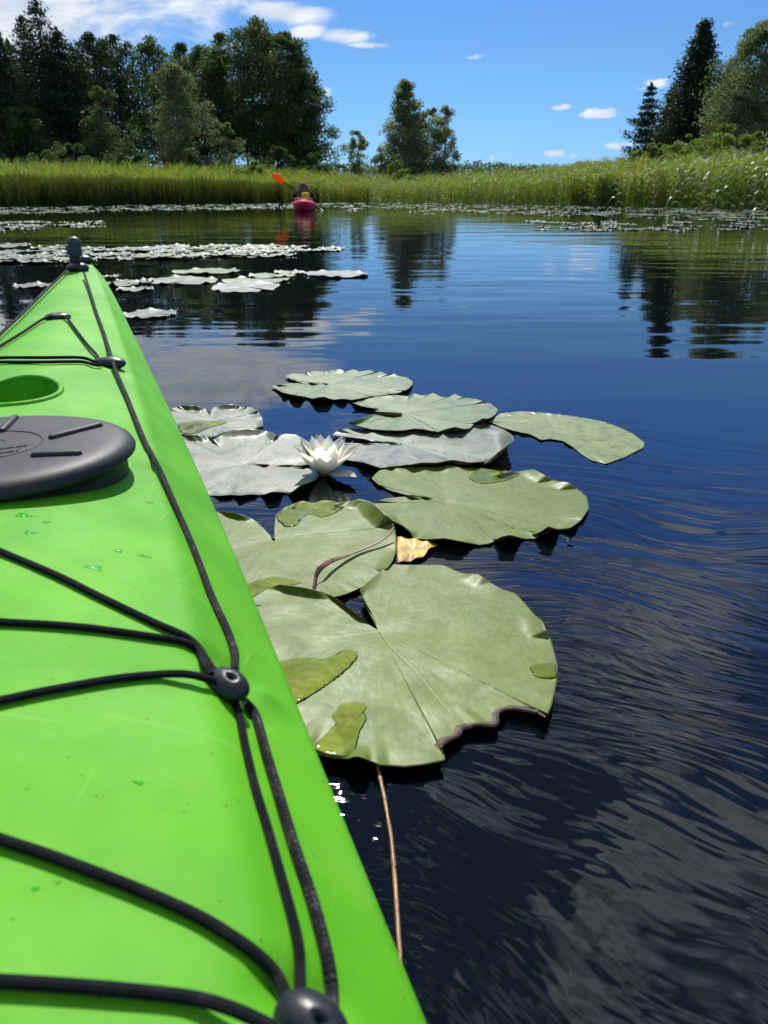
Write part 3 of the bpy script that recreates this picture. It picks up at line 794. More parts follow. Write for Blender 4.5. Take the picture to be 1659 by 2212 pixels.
def on_pad(info, x, y, lift=0.):
    z = info['base'] + lift
    for _ in range(6):
        q = at(x, y, z); z = info['base'] + lift + (q[0] - info['C'][0]) * info['tilt'][0] + (q[1] - info['C'][1]) * info['tilt'][1]
    return q
from mathutils.bvhtree import BVHTree
def leaf_top(info):
    if 'zf' in info: return info['zf']
    me_ = info['o'].data
    bv = BVHTree.FromPolygons([tuple(v.co) for v in me_.vertices], [tuple(p.vertices) for p in me_.polygons if p.material_index == 0])
    def z_at(x, y, fall):
        h_ = bv.ray_cast((float(x - info['org'][0]), float(y - info['org'][1]), .3), (0, 0, -1))
        return h_[0][2] if h_[0] is not None else fall
    info['zf'] = z_at
    return z_at
def puddle(info, crop, outline, lift=.0014, n=110):
    zf = leaf_top(info)
    P2 = resample(smooth_path([cpx(crop, p) for p in outline], 6, closed=True), n)
    P_ = np.array([on_pad(info, x, y, .001) for x, y in P2])
    c_ = P_.mean(0)
    j = np.random.default_rng(int(abs(outline[0][0])) + 3)
    P_[:, :2] += (P_[:, :2] - c_[:2]) * (j.normal(0, .014, (n, 1)))
    rows = []
    for t_, dz_ in ((0, 1.), (.2, 1.), (.4, 1.), (.6, 1.), (.75, 1.), (.87, .95), (.94, .75), (.98, .35), (1., -.3)):
        Q = c_ + (P_ - c_) * t_; Q[:, 2] = [zf(x, y, info['base']) + lift * dz_ for x, y in Q[:, :2]]; rows.append(Q)
    rows = np.array(rows)
    for _ in range(3): rows[1:-2, :, 2] = np.maximum(rows[1:-2, :, 2], (np.roll(rows[1:-2, :, 2], 1, 1) + np.roll(rows[1:-2, :, 2], -1, 1)) / 2)
    me_ = mesh_np('puddle', rows.reshape(-1, 3) - info['org'], grid_faces(len(rows), n, close_v=True), [M['puddle']])
    bm_ = bmesh.new(); bm_.from_mesh(me_); bm_.normal_update()
    if sum(f.normal.z for f in bm_.faces) < 0: bmesh.ops.reverse_faces(bm_, faces=bm_.faces[:])
    bm_.to_mesh(me_); bm_.free()
    return link('puddle', me_, info['o'])

GR, DU, SI, YE, UN, UG = M['pad_green'], M['pad_dull'], M['pad_silver'], M['pad_yellow'], M['pad_under'], M['pad_under_gold']
L1 = pad('lily_pad', CA, (1050, 148), [(1035, 147), (940, 138), (880, 133), (800, 122), (758, 103), (800, 85), (880, 90), (930, 70), (1010, 74), (1095, 56), (1140, 70), (1195, 58), (1230, 73), (1295, 60), (1330, 76),
     (1370, 70), (1400, 88), (1440, 76), (1470, 96), (1530, 108), (1565, 130), (1568, 150), (1540, 180), (1480, 205), (1370, 220), (1270, 232), (1180, 250), (1130, 243), (1065, 250), (1000, 230), (930, 245),
     (870, 230), (800, 222), (745, 210), (705, 190), (668, 172), (720, 160), (800, 146), (900, 143), (1035, 149)], .005, [DU, UN],
     'dull green lily pad on open water, set off behind the other pads by the kayak', [(992, 230, 62, .016), (830, 222, 42, .012), (1110, 244, 36, .007), (1232, 240, 50, .012), (752, 212, 20, .008)], .004, seed=1)
L2 = pad('lily_pad', CB, (350, 160), [(335, 157), (260, 154), (190, 152), (215, 137), (180, 123), (120, 130), (65, 125), (110, 95), (200, 75), (300, 66), (370, 72), (400, 56), (440, 68), (500, 54), (545, 76),
     (575, 72), (605, 54), (650, 76), (720, 82), (800, 105), (838, 135), (820, 165), (785, 186), (765, 176), (722, 205), (690, 238), (660, 240), (620, 226), (560, 240), (525, 255), (450, 240), (400, 238),
     (340, 248), (250, 248), (180, 245), (120, 231), (50, 217), (90, 200), (150, 180), (200, 166), (335, 161)], .010, [DU, UN],
     'dull green lily pad with a torn notch, overlapping the pad beside the white flower', [(610, 228, 60, .016), (460, 242, 90, .010), (760, 178, 45, .015), (300, 250, 120, .009), (110, 230, 70, .010)], .003, seed=2)
L3 = pad('lily_pad', CB, (345, 318), [(330, 313), (220, 303), (120, 298), (50, 292), (-33, 278), (0, 248), (60, 240), (150, 246), (260, 250), (400, 252), (560, 250), (640, 240), (700, 222), (740, 210), (800, 218),
     (870, 243), (910, 273), (918, 298), (880, 325), (830, 360), (797, 393), (760, 405), (690, 410), (600, 398), (520, 414), (440, 416), (380, 428), (300, 437), (220, 448), (180, 432), (130, 416), (60, 408),
     (-20, 392), (-75, 358), (-62, 328), (50, 318), (220, 320), (330, 321)], .0065, [SI, UG],
     'greyish lily pad right behind the white flower with a curled golden-brown edge', [(870, 335, 75, .034), (910, 290, 45, .022), (540, 412, 110, .010), (690, 410, 70, .011), (420, 420, 60, .010), (160, 425, 50, .009)], .003, seed=3, steep=2.6)
L4 = pad('lily_pad', CB, (1130, 225), [(785, 205), (850, 160), (960, 150), (1080, 158), (1200, 172), (1300, 185), (1390, 203), (1470, 232), (1540, 265), (1600, 310), (1595, 335), (1560, 352), (1500, 385), (1400, 421),
     (1330, 405), (1270, 370), (1225, 332), (1170, 302), (1110, 292), (1060, 298), (1010, 272), (920, 255), (850, 235)], .0042, [YE, UN],
     'yellowish blotched lily pad with a torn edge, lowest in the water', [], .0012, tilt=(-.004, .012), seed=4, wave=.0008)
L5 = pad('lily_pad', CB, (575, 618), [(560, 608), (480, 596), (380, 586), (290, 570), (215, 535), (175, 500), (230, 447), (320, 437), (420, 440), (520, 435), (600, 430), (660, 444), (740, 445), (860, 458), (950, 460),
     (1020, 448), (1090, 485), (1140, 510), (1200, 513), (1250, 550), (1300, 590), (1310, 650), (1270, 710), (1185, 765), (1150, 745), (1100, 738), (1060, 770), (1040, 805), (980, 808), (900, 788), (850, 800),
     (800, 835), (740, 845), (690, 835), (560, 812), (470, 818), (400, 815), (380, 780), (340, 745), (290, 725), (240, 680), (185, 630), (250, 607), (340, 599), (430, 594), (500, 600), (560, 616)], .003, [GR, UN],
     'broad green lily pad with a wavy edge and star of pale veins', [(1105, 742, 45, .024), (890, 790, 60, .019), (580, 814, 110, .014), (1230, 740, 35, .010), (330, 745, 60, .014), (1060, 470, 60, .010), (1200, 515, 40, .008)], .003, seed=5)
L6 = pad('lily_pad', CC, (450, 370), [(440, 361), (390, 308), (340, 263), (280, 228), (200, 208), (110, 200), (40, 205), (-40, 260), (-80, 380), (-60, 500), (20, 630), (130, 730), (260, 790), (420, 800), (580, 790), (720, 760),
     (840, 740), (900, 725), (1000, 685), (1080, 640), (1150, 580), (1200, 520), (1222, 460), (1225, 370), (1215, 300), (1180, 245), (1120, 185), (1060, 145), (1000, 131), (940, 140), (880, 152), (830, 140), (770, 130),
     (700, 150), (640, 130), (600, 140), (520, 170), (462, 215), (455, 290), (458, 361)], .006, [GR, UN],
     'green lily pad with a brown grass blade and a pool of water on it', [(1130, 190, 110, .020), (1010, 131, 60, .010), (1190, 540, 60, .008), (210, 210, 90, .008)], .0022, seed=6, wave=.003)
L7 = pad('lily_pad', CD, (682, 368), [(660, 355), (600, 310), (530, 255), (470, 210), (420, 186), (350, 165), (260, 150), (190, 143), (120, 170), (50, 215), (-20, 275), (-35, 360), (5, 480), (60, 600), (130, 720), (220, 830),
     (310, 920), (370, 975), (440, 992), (520, 1000), (570, 985), (620, 1005), (680, 1030), (800, 1040), (900, 1030), (1000, 1010), (998, 985), (980, 950), (1000, 928), (1040, 900), (1080, 875), (1092, 850),
     (1150, 836), (1258, 830), (1270, 772), (1320, 752), (1400, 760), (1460, 775), (1502, 805), (1525, 760), (1540, 700), (1555, 630), (1558, 560), (1545, 500), (1530, 440), (1508, 392), (1490, 345), (1450, 312),
     (1400, 250), (1360, 205), (1300, 185), (1240, 150), (1180, 104), (1100, 98), (1060, 80), (1010, 55), (930, 52), (820, 50), (735, 45), (690, 90), (640, 130), (595, 170), (600, 210), (640, 270), (665, 320), (680, 355)], .0105, [GR, UN],
     'largest lily pad, green with a bitten brown edge and pools of water', [(572, 988, 50, .012), (300, 150, 130, .010), (520, 250, 120, .007), (1500, 360, 55, .010), (1180, 106, 50, .006)], .0016, seed=7, n=320, wave=.0026, tilt=(0., -.006))
L8 = pad('lily_pad', CA, (300, 385), [(35, 310), (100, 290), (180, 287), (240, 299), (280, 322), (310, 295), (370, 279), (430, 281), (490, 297), (550, 299), (595, 330), (615, 365), (620, 410), (560, 432), (480, 442), (380, 455),
     (300, 490), (200, 480), (100, 470), (0, 420), (-20, 360)], .004, [SI, UN],
     'small silvery lily pad close to the hull, tucked behind a bigger one', [(590, 428, 40, .014), (170, 288, 70, .010), (400, 280, 60, .010)], .004, tilt=(0., .03), seed=8)
L9 = pad('lily_pad', CA, (490, 655), [(100, 480), (180, 464), (250, 474), (310, 500), (350, 474), (420, 444), (500, 434), (600, 440), (680, 460), (700, 482), (760, 465), (830, 470), (880, 500), (900, 560), (918, 640), (900, 655),
     (700, 655), (560, 652), (700, 660), (905, 672), (960, 720), (965, 745), (920, 768), (860, 788), (800, 838), (740, 835), (680, 832), (620, 853), (540, 848), (480, 855), (420, 850), (350, 857), (280, 858), (200, 840), (120, 760),
     (60, 650), (50, 560)], .0055, [SI, UN],
     'shining silver lily pad with the white flower at its rim', [(680, 834, 55, .014), (520, 850, 60, .006), (380, 853, 60, .006), (860, 795, 65, .022), (190, 465, 60, .011), (500, 436, 120, .012), (690, 470, 30, .008)], .0035, tilt=(0., .025), seed=9, wave=.004)
puddle(L7, CD, [(150, 640), (175, 525), (340, 500), (410, 508), (470, 490), (520, 462), (583, 480), (560, 530), (500, 590), (430, 640), (360, 690), (265, 740), (200, 720)])
puddle(L7, CD, [(500, 725), (560, 715), (620, 730), (625, 745), (610, 760), (625, 800), (590, 870), (570, 950), (540, 990), (480, 996), (400, 982), (360, 950), (400, 900), (460, 840), (470, 815), (452, 790), (480, 755)])
puddle(L7, CD, [(1430, 545), (1540, 530), (1552, 560), (1552, 608), (1460, 600), (1432, 570)])
puddle(L6, CC, [(466, 215), (500, 182), (560, 162), (640, 136), (700, 155), (740, 142), (830, 140), (890, 160), (885, 185), (800, 225), (740, 235), (680, 215), (640, 230), (602, 250), (600, 280), (550, 297), (500, 280), (472, 250)])
puddle(L6, CC, [(250, 690), (330, 640), (420, 615), (480, 610), (600, 635), (620, 650), (500, 680), (290, 755)])
puddle(L5, CB, [(685, 485), (740, 450), (860, 462), (948, 466), (938, 486), (860, 514), (760, 527), (700, 510)])
puddle(L8, CA, [(80, 400), (180, 382), (300, 380), (395, 386), (370, 402), (280, 430), (200, 462), (110, 460)])
z7 = leaf_top(L7)
def strip_on(info, zf, P_, side_in, w_, mat, name, lift=.0005):
    """flat strip following the leaf surface; w_ = widths towards side_in"""
    V_ = []; last = info['base']
    T_ = np.gradient(P_[:, :2], axis=0); T_ /= np.linalg.norm(T_, axis=1)[:, None] + 1e-9
    for p, t2, wd in zip(P_, T_, w_):
        nn = np.array([-t2[1], t2[0]]); cdir = side_in - p[:2]
        if nn @ cdir < 0: nn = -nn
        row = [(-.0016, -.0016), (-.0012, lift), (wd * .5, lift), (wd, lift * .2)]
        for q, lf_ in row:
            xy = p[:2] + nn * q; last = zf(*(p[:2] + nn * max(q, .002)), last); V_.append((xy[0], xy[1], last + lf_))
    o = link(name, mesh_np(name, np.array(V_) - info['org'], grid_faces(len(P_), 4), [mat]), info['o']); return o
rim2 = [(984, 955), (1002, 928), (1042, 900), (1082, 874), (1094, 850), (1150, 836), (1258, 830), (1270, 774), (1320, 752), (1400, 760), (1460, 775), (1500, 803)]
Pr = smooth_path([on_pad(L7, *cpx(CD, p), 0.) for p in rim2], 7)
rn = np.random.default_rng(4); Rw = .0030 + .0045 * np.abs(np.sin(np.arange(len(Pr)) * .16 + .6)) + rn.uniform(-.0008, .0008, len(Pr)); Rw *= np.interp(np.linspace(0, 1, len(Pr)), [0, .05, .5, .75, 1], [.3, 1, .9, .6, .3])
strip_on(L7, z7, Pr, L7['C'][:2], Rw, M['brown_rim'], 'withered_rim')
# pale midrib of the largest pad, half sunk into the leaf
M['rib'] = plain('pale_midrib', (.20, .235, .080), .4, .5)
Pm = smooth_path([on_pad(L7, *cpx(CD, p), 0.) for p in ((688, 380), (760, 470), (850, 560), (930, 650), (1000, 735), (1055, 795))], 8)
Pm[:, 2] = [z7(x, y, L7['base']) - .0004 for x, y in Pm[:, :2]]
Vt, Ft, UVt, Tt = tube_data(Pm, np.linspace(.0013, .0007, len(Pm)), 8)
link('midrib', mesh_mixed('midrib', Vt - L7['org'], [tuple(f) for f in Ft] + [tuple(x) for x in Tt], [M['rib']]), L7['o'])

# ------------------------------------------------------------------ bits on the water
def ribbon(name, P, wd, mat, thick=.0008, twist=None):
    P = np.asarray(P, float); n = len(P); T = np.gradient(P, axis=0); T /= np.linalg.norm(T, axis=1)[:, None]
    V_ = []
    for i in range(n):
        side = unit(np.cross(T[i], (0, 0, 1))); upv = np.cross(side, T[i])
        a = 0 if twist is None else twist[i]
        sd = side * cos(a) + upv * sin(a); nn = np.cross(sd, T[i])
        for f in (-1, -.4, .4, 1): V_.append(P[i] + sd * wd[i] * f + nn * thick * (1 if abs(f) < .9 else .3) )
        for f in (1, .4, -.4, -1): V_.append(P[i] + sd * wd[i] * f - nn * thick * (1 if abs(f) < .9 else .3))
    F_ = [tuple(f) for f in grid_faces(n, 8, close_v=True)] + [tuple(range(8)), tuple(reversed(range((n - 1) * 8, n * 8)))]
    o_ = np.array([P[n // 2][0], P[n // 2][1], 0.])
    o = link(name, mesh_mixed(name, np.array(V_) - o_, F_, [mat])); o.location = o_
    return o
M['dry'] = plain('dry_grass_blade', (.18, .105, .055), .5, .4, 90., .001, .45, 60.)
bl = [(1212, 296, .020), (1190, 333, .014), (1120, 385, .008), (1000, 440, .005), (900, 480, .007), (820, 507, .012), (760, 542, .016), (726, 582, .012), (712, 640, .007), (702, 690, .008)]
Pb = smooth_path([on_pad(L6, *cpx(CC, p[:2]), p[2]) for p in bl], 8)
nb = len(Pb)
tag(ribbon('grass_blade', Pb, np.interp(np.linspace(0, 1, nb), [0, .2, .6, .8, 1], [.0011, .0028, .0042, .0046, .0042]), M['dry'], .0006, np.interp(np.linspace(0, 1, nb), [0, .4, .65, .8, 1], [0, .1, .7, 1.1, 1.2])),
    'curled brown dry grass blade lying across a lily pad', 'grass blade')
def mat_reed_stick():
    m, t, out = material('brown_reed_stalk'); co = objco(t)
    c = t.mix(t.mr(t.noise(t.map(co, (300, 25, 300)), 1., 4., .6), .3, .7), (.16, .075, .025, 1), (.42, .24, .10, 1))
    c = t.mix(t.m('MULTIPLY', t.mr(t.noise(co, 90., 3., .6), .62, .72), .8), c, (.04, .02, .01, 1))
    principled(t, out, color=c, rough=.38, spec=.5, normal=t.bump(t.noise(co, 150., 3., .6), .5, .001)); return m
M['stick'] = mat_reed_stick()
sp = [(814, 1648, .006), (820, 1675, .005), (830, 1722, .004), (833, 1740, .0045), (845, 1812, .003), (853, 1900, .0022), (859, 1990, .0016), (866, 2095, .001), (871, 2150, -.002)]
Ps = smooth_path([at(x, y, z) for x, y, z in sp], 8)
rs = .0019 + .0004 * np.sin(np.arange(len(Ps)) * .9) * (np.arange(len(Ps)) % 9 < 2)
Vt, Ft, UVt, Tt = tube_data(Ps, rs, 10); o_ = np.array([Ps[30][0], Ps[30][1], 0.])
o = link('reed_stalk', mesh_mixed('reed_stalk', Vt - o_, [tuple(f) for f in Ft] + [tuple(x) for x in Tt], [M['stick']])); o.location = o_
tag(o, 'thin broken brown reed stalk floating beside the green hull', 'stalk')
# piece of rotting leaf
M['rot'] = plain('rotting_yellow_leaf', (.46, .28, .018), .45, .5, 60., .002, .45, 40.)
yl = [(1228, 360), (1340, 374), (1490, 405), (1430, 440), (1400, 480), (1320, 512), (1232, 525), (1226, 440)]
P2 = resample([cpx(CC, p) for p in yl], 48); Py = np.array([at(x, y, .0045 + .002 * abs(sin(k * .2))) for k, (x, y) in enumerate(P2)]); cy = Py.mean(0)
rows = []
for t_ in (0, .35, .7, .9, 1.):
    Q = cy + (Py - cy) * t_; Q[:, 2] = .005 + (Py[:, 2] - .0045) * t_ ** 2 + .0015 * np.sin(Q[:, 0] * 300) * t_; rows.append(Q)
top = np.array(rows).reshape(-1, 3); bot = top - np.array([0, 0, .001])
ft = grid_faces(5, 48, close_v=True); kk = np.arange(48); k2 = (kk + 1) % 48
Fy = np.vstack([ft, ft[:, ::-1] + 240, np.stack([192 + kk, 432 + kk, 432 + k2, 192 + k2], 1)])
o_ = np.array([cy[0], cy[1], 0.]); me = mesh_np('leaf_fragment', np.vstack([top, bot]) - o_, Fy, [M['rot']])
o = link('leaf_fragment', me); o.location = o_; tag(o, 'torn yellow rotting leaf fragment between two green pads', 'leaf')

# ------------------------------------------------------------------ water lily flower
fb = at(*cpx(CA, (1005, 712)), .004)
flower = empty('water_lily', (fb[0], fb[1], .0)); tag(flower, 'open white water lily flower with yellow stamens', 'flower')
def mat_petal():
    m, t, out = material('white_petal'); co = objco(t)
    c = t.mix(t.mr(t.noise(t.map(co, (60, 60, 12)), 1., 3., .6), .3, .7), (.82, .80, .68, 1), (.88, .86, .77, 1))
    p = principled(t, out, color=c, rough=.5, spec=.3, sss=.0, normal=t.bump(t.noise(t.map(co, (220, 220, 30)), 1., 2., .5), .3, .0008))
    tr = t.n('ShaderNodeBsdfTranslucent'); tr.inputs[0].default_value = (.93, .93, .84, 1)
    mxx = t.n('ShaderNodeMixShader'); mxx.inputs[0].default_value = .50
    t.L.new(p.outputs[0], mxx.inputs[1]); t.L.new(tr.outputs[0], mxx.inputs[2]); t.L.new(mxx.outputs[0], out.inputs[0]); return m
M['petal'] = mat_petal()
M['sepal'] = plain('brown_green_sepal', (.17, .085, .022), .45, .45, 120., .001, .5, 70.)
M['stamen'] = plain('yellow_stamen', (.72, .36, .012), .5, .4, None, 0, .2, 200.)
def petal(name, az_, tilt_, L_, W_, base_r, mats, cup=.25, curl=.25, zb=.004, parent=flower, two=False):
    L_ *= 1.30; W_ *= 1.68; base_r *= 1.25
    nu, nv = 13, 9; V_ = []
    for side_ in ((0, 1) if two else (0,)):
        for i in range(nu):
            s = i / (nu - 1)
            wv = W_ * (math.sin(pi * min(1, s * .93 + .10)) ** .85) * (1 - .15 * s) * (1.0 if s < .999 else .05)
            if s > .9: wv *= max(.03, (1 - s) / .1) ** .6
            ang = tilt_ - curl * (1 - s) * 1.2 + curl * .5 * s        # angle from horizontal grows along the petal
            # integrate a gentle arc
            d_ = L_ * s; rr = base_r + d_ * cos(tilt_) * (1 + curl * (s - .4) * -.25); zz = zb + d_ * sin(tilt_) * (1 - curl * .35 * (1 - s))
            for j in range(nv):
                q = (j / (nv - 1) - .5) * 2
                inward = cup * wv * (q * q)               # edges turn up and in
                rx = rr - inward * sin(tilt_) - side_ * .0007 * (-sin(tilt_)); z_ = zz + inward * cos(tilt_) * .9 - side_ * .0007
                lx = q * wv
                V_.append((rx * cos(az_) - lx * sin(az_), rx * sin(az_) + lx * cos(az_), z_))
    F_ = grid_faces(nu, nv)
    mi = None
    if two:
        F_ = np.vstack([F_, grid_faces(nu, nv, off=nu * nv)[:, ::-1]]); mi = [0] * (len(F_) // 2) + [1] * (len(F_) // 2)
    return link(name, mesh_np(name, V_, F_, mats, mi), parent)
rf = np.random.default_rng(12)
DEG = pi / 180
for a in (195, 285, 15, 105):      # sepals: white inside, brown outside
    tl_ = {195: 66, 285: 40, 15: 40, 105: 44}[a]
    if a == 285: a, tl_ = 318, 9
    petal('sepal', a * DEG, tl_ * DEG, .062, .0125, .010, [M['petal'], M['sepal']], .30, .3, .005, two=True)
for ring_, (n_, tl_, L_, W_, r0, a0) in enumerate(((8, 47, .062, .0130, .009, 10), (8, 60, .058, .0125, .007, 33), (6, 72, .049, .0110, .005, 20))):
    for k in range(n_):
        petal('petal', (a0 + 360 / n_ * k + rf.normal(0, 3)) * DEG, (tl_ + rf.normal(0, 3.5)) * DEG, L_ * rf.uniform(.93, 1.05), W_ * rf.uniform(.9, 1.08), r0, [M['petal']], .28, .30, .006)
for k in range(26):
    a = 2 * pi * k / 26 + rf.normal(0, .1); r0 = .0035 + .0025 * (k % 2); h_ = .036 + rf.uniform(-.002, .003)
    P_ = smooth_path([(r0 * cos(a), r0 * sin(a), .008), (r0 * 1.5 * cos(a), r0 * 1.5 * sin(a), .018), (r0 * 1.35 * cos(a), r0 * 1.35 * sin(a), .010 + h_)], 4)
    tube('stamen', P_, np.linspace(.0011, .0007, len(P_)), M['stamen'], flower, 6)
V_, F_ = lathe_data([(0., .012), (.006, .011), (.011, .008), (.012, .003), (.008, -.004), (0., -.006)], 24)
link('receptacle', mesh_np('receptacle', V_, F_[:, ::-1], [M['sepal']]), flower)

# ------------------------------------------------------------------ pads farther out
def pad_mesh(seed, r=.16, curl=.008, n=64):
    r_ = np.random.default_rng(seed)
    th = np.linspace(-pi + .10, pi - .10, n)
    R = r * (1 + .05 * np.sin(th * 2 + r_.uniform(0, 6)) + .025 * np.sin(th * 9 + r_.uniform(0, 6)))
    e = np.zeros(n)
    for f in (5, 9, 14): e += np.sin(th * f + r_.uniform(0, 6.3))
    e = np.clip(e, 0, None) * curl * .6
    rows = []
    und_ph = r_.uniform(0, 6.3, 2)
    for t_ in (0., .3, .6, .8, .9, .96, 1.):
        z_ = .005 + e * (max(0, t_ - .75) / .25) ** 1.6 + .003 * t_ * np.sin(4 * th + und_ph[0])
        rows.append(np.stack([R * t_ * np.cos(th), R * t_ * np.sin(th), z_], 1))
    top = np.array(rows).reshape(-1, 3); bot = top - np.array([0, 0, .0012]); m_ = len(top)
    ft = grid_faces(7, n); fb_ = ft[:, ::-1] + m_; kk = np.arange(n - 1); o_ = 6 * n
    fr = np.stack([o_ + kk, o_ + m_ + kk, o_ + m_ + kk + 1, o_ + kk + 1], 1)
    uv = np.stack([np.tile(np.arange(n) / n, 7), np.repeat([0., .3, .6, .8, .9, .96, 1.], n)], 1)
    F_ = np.vstack([ft, fb_, fr])
    return top, bot, F_, np.concatenate([np.zeros(len(ft)), np.ones(len(fb_)), np.zeros(len(fr))]).astype(int), np.vstack([uv, uv]), np.vstack([top, bot])
PM = []
for sd in range(6):
    tp_, bt_, F_, mi_, uv_, V_ = pad_mesh(20 + sd)
    me_ = mesh_np('lily_pad', V_, F_, [SI if sd % 2 else DU, UN], mi_, uv=uv_)
    bm_ = bmesh.new(); bm_.from_mesh(me_); bm_.normal_update()
    if sum(f.normal.z for f in bm_.faces if f.material_index == 0) < 0: bmesh.ops.reverse_faces(bm_, faces=bm_.faces[:])
    bm_.to_mesh(me_); bm_.free(); PM.append(me_)
rp = np.random.default_rng(31)
NPAD = [0]
def far_pad(px, py, wpx, label, group, dz=0.):
    p = at(px, py, 0.); dep = p[1] * cos(PITCH) + CAMH * sin(PITCH)
    rad = wpx / 2 / FPX * dep
    o = bpy.data.objects.new('lily_pad', PM[int(rp.integers(0, 6))]); COL.objects.link(o)
    o.location = (p[0], p[1], dz); o.rotation_euler = (rp.normal(0, .012), rp.normal(0, .012), rp.uniform(0, 6.3))
    s = rad / .16; o.scale = (s, s, 1.0)
    tag(o, label, 'lily pad', group); NPAD[0] += 1
    return o
far_pad(325, 680, 118, 'pale lily pad alone on dark water just past the kayak bow', 'lily pads near the bow')
far_pad(72, 618, 80, 'pale lily pad alone on the far side of the kayak bow', 'lily pads near the bow')
LB2, GB2 = 'pale ruffled lily pad in the loose cluster beyond the bow', 'lily pads in the loose cluster beyond the bow'
for k, (px, py, wp, lb) in enumerate(((447, 587, 140, 'farthest of the wide pale pads in the loose cluster beyond the bow'), (395, 608, 145, 'wide pale pad in the middle of the loose cluster, overlapping none'), (285, 612, 90, 'pale pad close past the bow, overlapped by two others'),
        (262, 616, 95, 'pale pad half hidden by the green bow edge'), (292, 626, 80, 'small pale pad in front of the ones close past the bow'), (242, 599, 40, 'tiny pale pad peeping out behind the green bow'), (585, 598, 105, 'pale pad at the back of the overlapping trio beyond the bow'),
        (625, 592, 70, 'small tan-edged pad beside the overlapping trio'), (553, 606, 142, 'middle pad of the overlapping trio beyond the bow'), (532, 622, 150, 'front pad of the overlapping trio beyond the bow'), (727, 594, 138, 'wide pale pad off by itself past the overlapping trio'))):
    far_pad(px, py, wp, lb, GB2, .002 * (k % 4))
LB3, GB3 = 'pale lily pad in the long crowded row crossing the water', 'lily pads in the long crowded row'
for k in range(30): far_pad(rp.uniform(-60, 165), rp.uniform(533, 570), rp.uniform(60, 100), LB3, GB3, .003 * (k % 5))
for k in range(46):
    f = rp.uniform(0, 1); px = 185 + 430 * f; py = rp.uniform(533, 562 - 8 * f); far_pad(px, py, rp.uniform(60, 95), LB3, GB3, .003 * (k % 5))
for k in range(9): far_pad(560 + 20 * k + rp.normal(0, 6), 539.5 + rp.normal(0, 2.0), rp.uniform(55, 85), LB3, GB3, .002 * (k % 3))
LB4, GB4 = 'small pale lily pad in the patch towards the dark reeds', 'lily pads in the patch towards the dark reeds'
for k in range(46):
    f = rp.uniform(0, 1) ** 1.5; far_pad(-40 + 255 * f, rp.uniform(479, 501 - 9 * f), rp.uniform(26, 48), LB4, GB4, .002 * (k % 5))
LB5, GB5 = 'small pale lily pad in the sparse patch off the tall reeds', 'lily pads in the sparse patch off the tall reeds'
for k in range(26): far_pad(rp.uniform(1150, 1340), rp.uniform(479, 499), rp.uniform(24, 46), LB5, GB5, .002 * (k % 4))
for k in range(30): far_pad(rp.uniform(1290, 1700), rp.uniform(474, 500), rp.uniform(24, 46), LB5, GB5, .002 * (k % 4))
LB6, GB6 = 'tiny lily pad in the belt along the reed shore', 'lily pads in the belt along the reed shore'
for k in range(300 - NPAD[0] - 12):
    px = rp.uniform(-40, 1700)
    py = (rp.uniform(np.interp(px, [0, 640], [449, 441]), np.interp(px, [0, 640], [463, 452])) if px < 640 else rp.uniform(np.interp(px, SH_PX, SH_Y) + 4, np.interp(px, [640, 900, 1300, 1700], [455, 462, 470, 478])))
    far_pad(px, py, rp.uniform(14, 26), LB6, GB6, .002 * (k % 4))
# the rest of that belt cannot be told apart
vs_, fs_, ms_ = [], [], []
base_t, base_b, bF, bM, bUV, bV = pad_mesh(77, n=14)
cnt = 0
for k in range(600):
    px = rp.uniform(-60, 1740)
    y0 = np.interp(px, SH_PX, SH_Y) + 1.5
    y1 = np.interp(px, [0, 640, 700, 900, 1300, 1700], [462, 450, 448, 457, 468, 474])
    py = y0 + (y1 - y0) * rp.uniform(0, 1) ** 1.3
    p = at(px, py, 0.); s = rp.uniform(.7, 1.2); a = rp.uniform(0, 6.3)
    Q = bV.copy(); Q[:, :2] = (Q[:, :2] @ np.array([[cos(a), sin(a)], [-sin(a), cos(a)]])) * s; Q[:, 2] *= rp.uniform(.6, 1.5); Q += (p[0], p[1], .002 * (k % 4))
    vs_.append(Q); fs_.append(bF + cnt); ms_.append(bM); cnt += len(Q)
me = mesh_np('lily_pad_belt', np.vstack(vs_), np.vstack(fs_), [DU, UN], np.concatenate(ms_), uv=np.tile(bUV, (600, 1)))
tag(link('lily_pad_belt', me), 'thin glittering belt of countless lily pads along the reed shore', 'lily pads', kind='stuff')
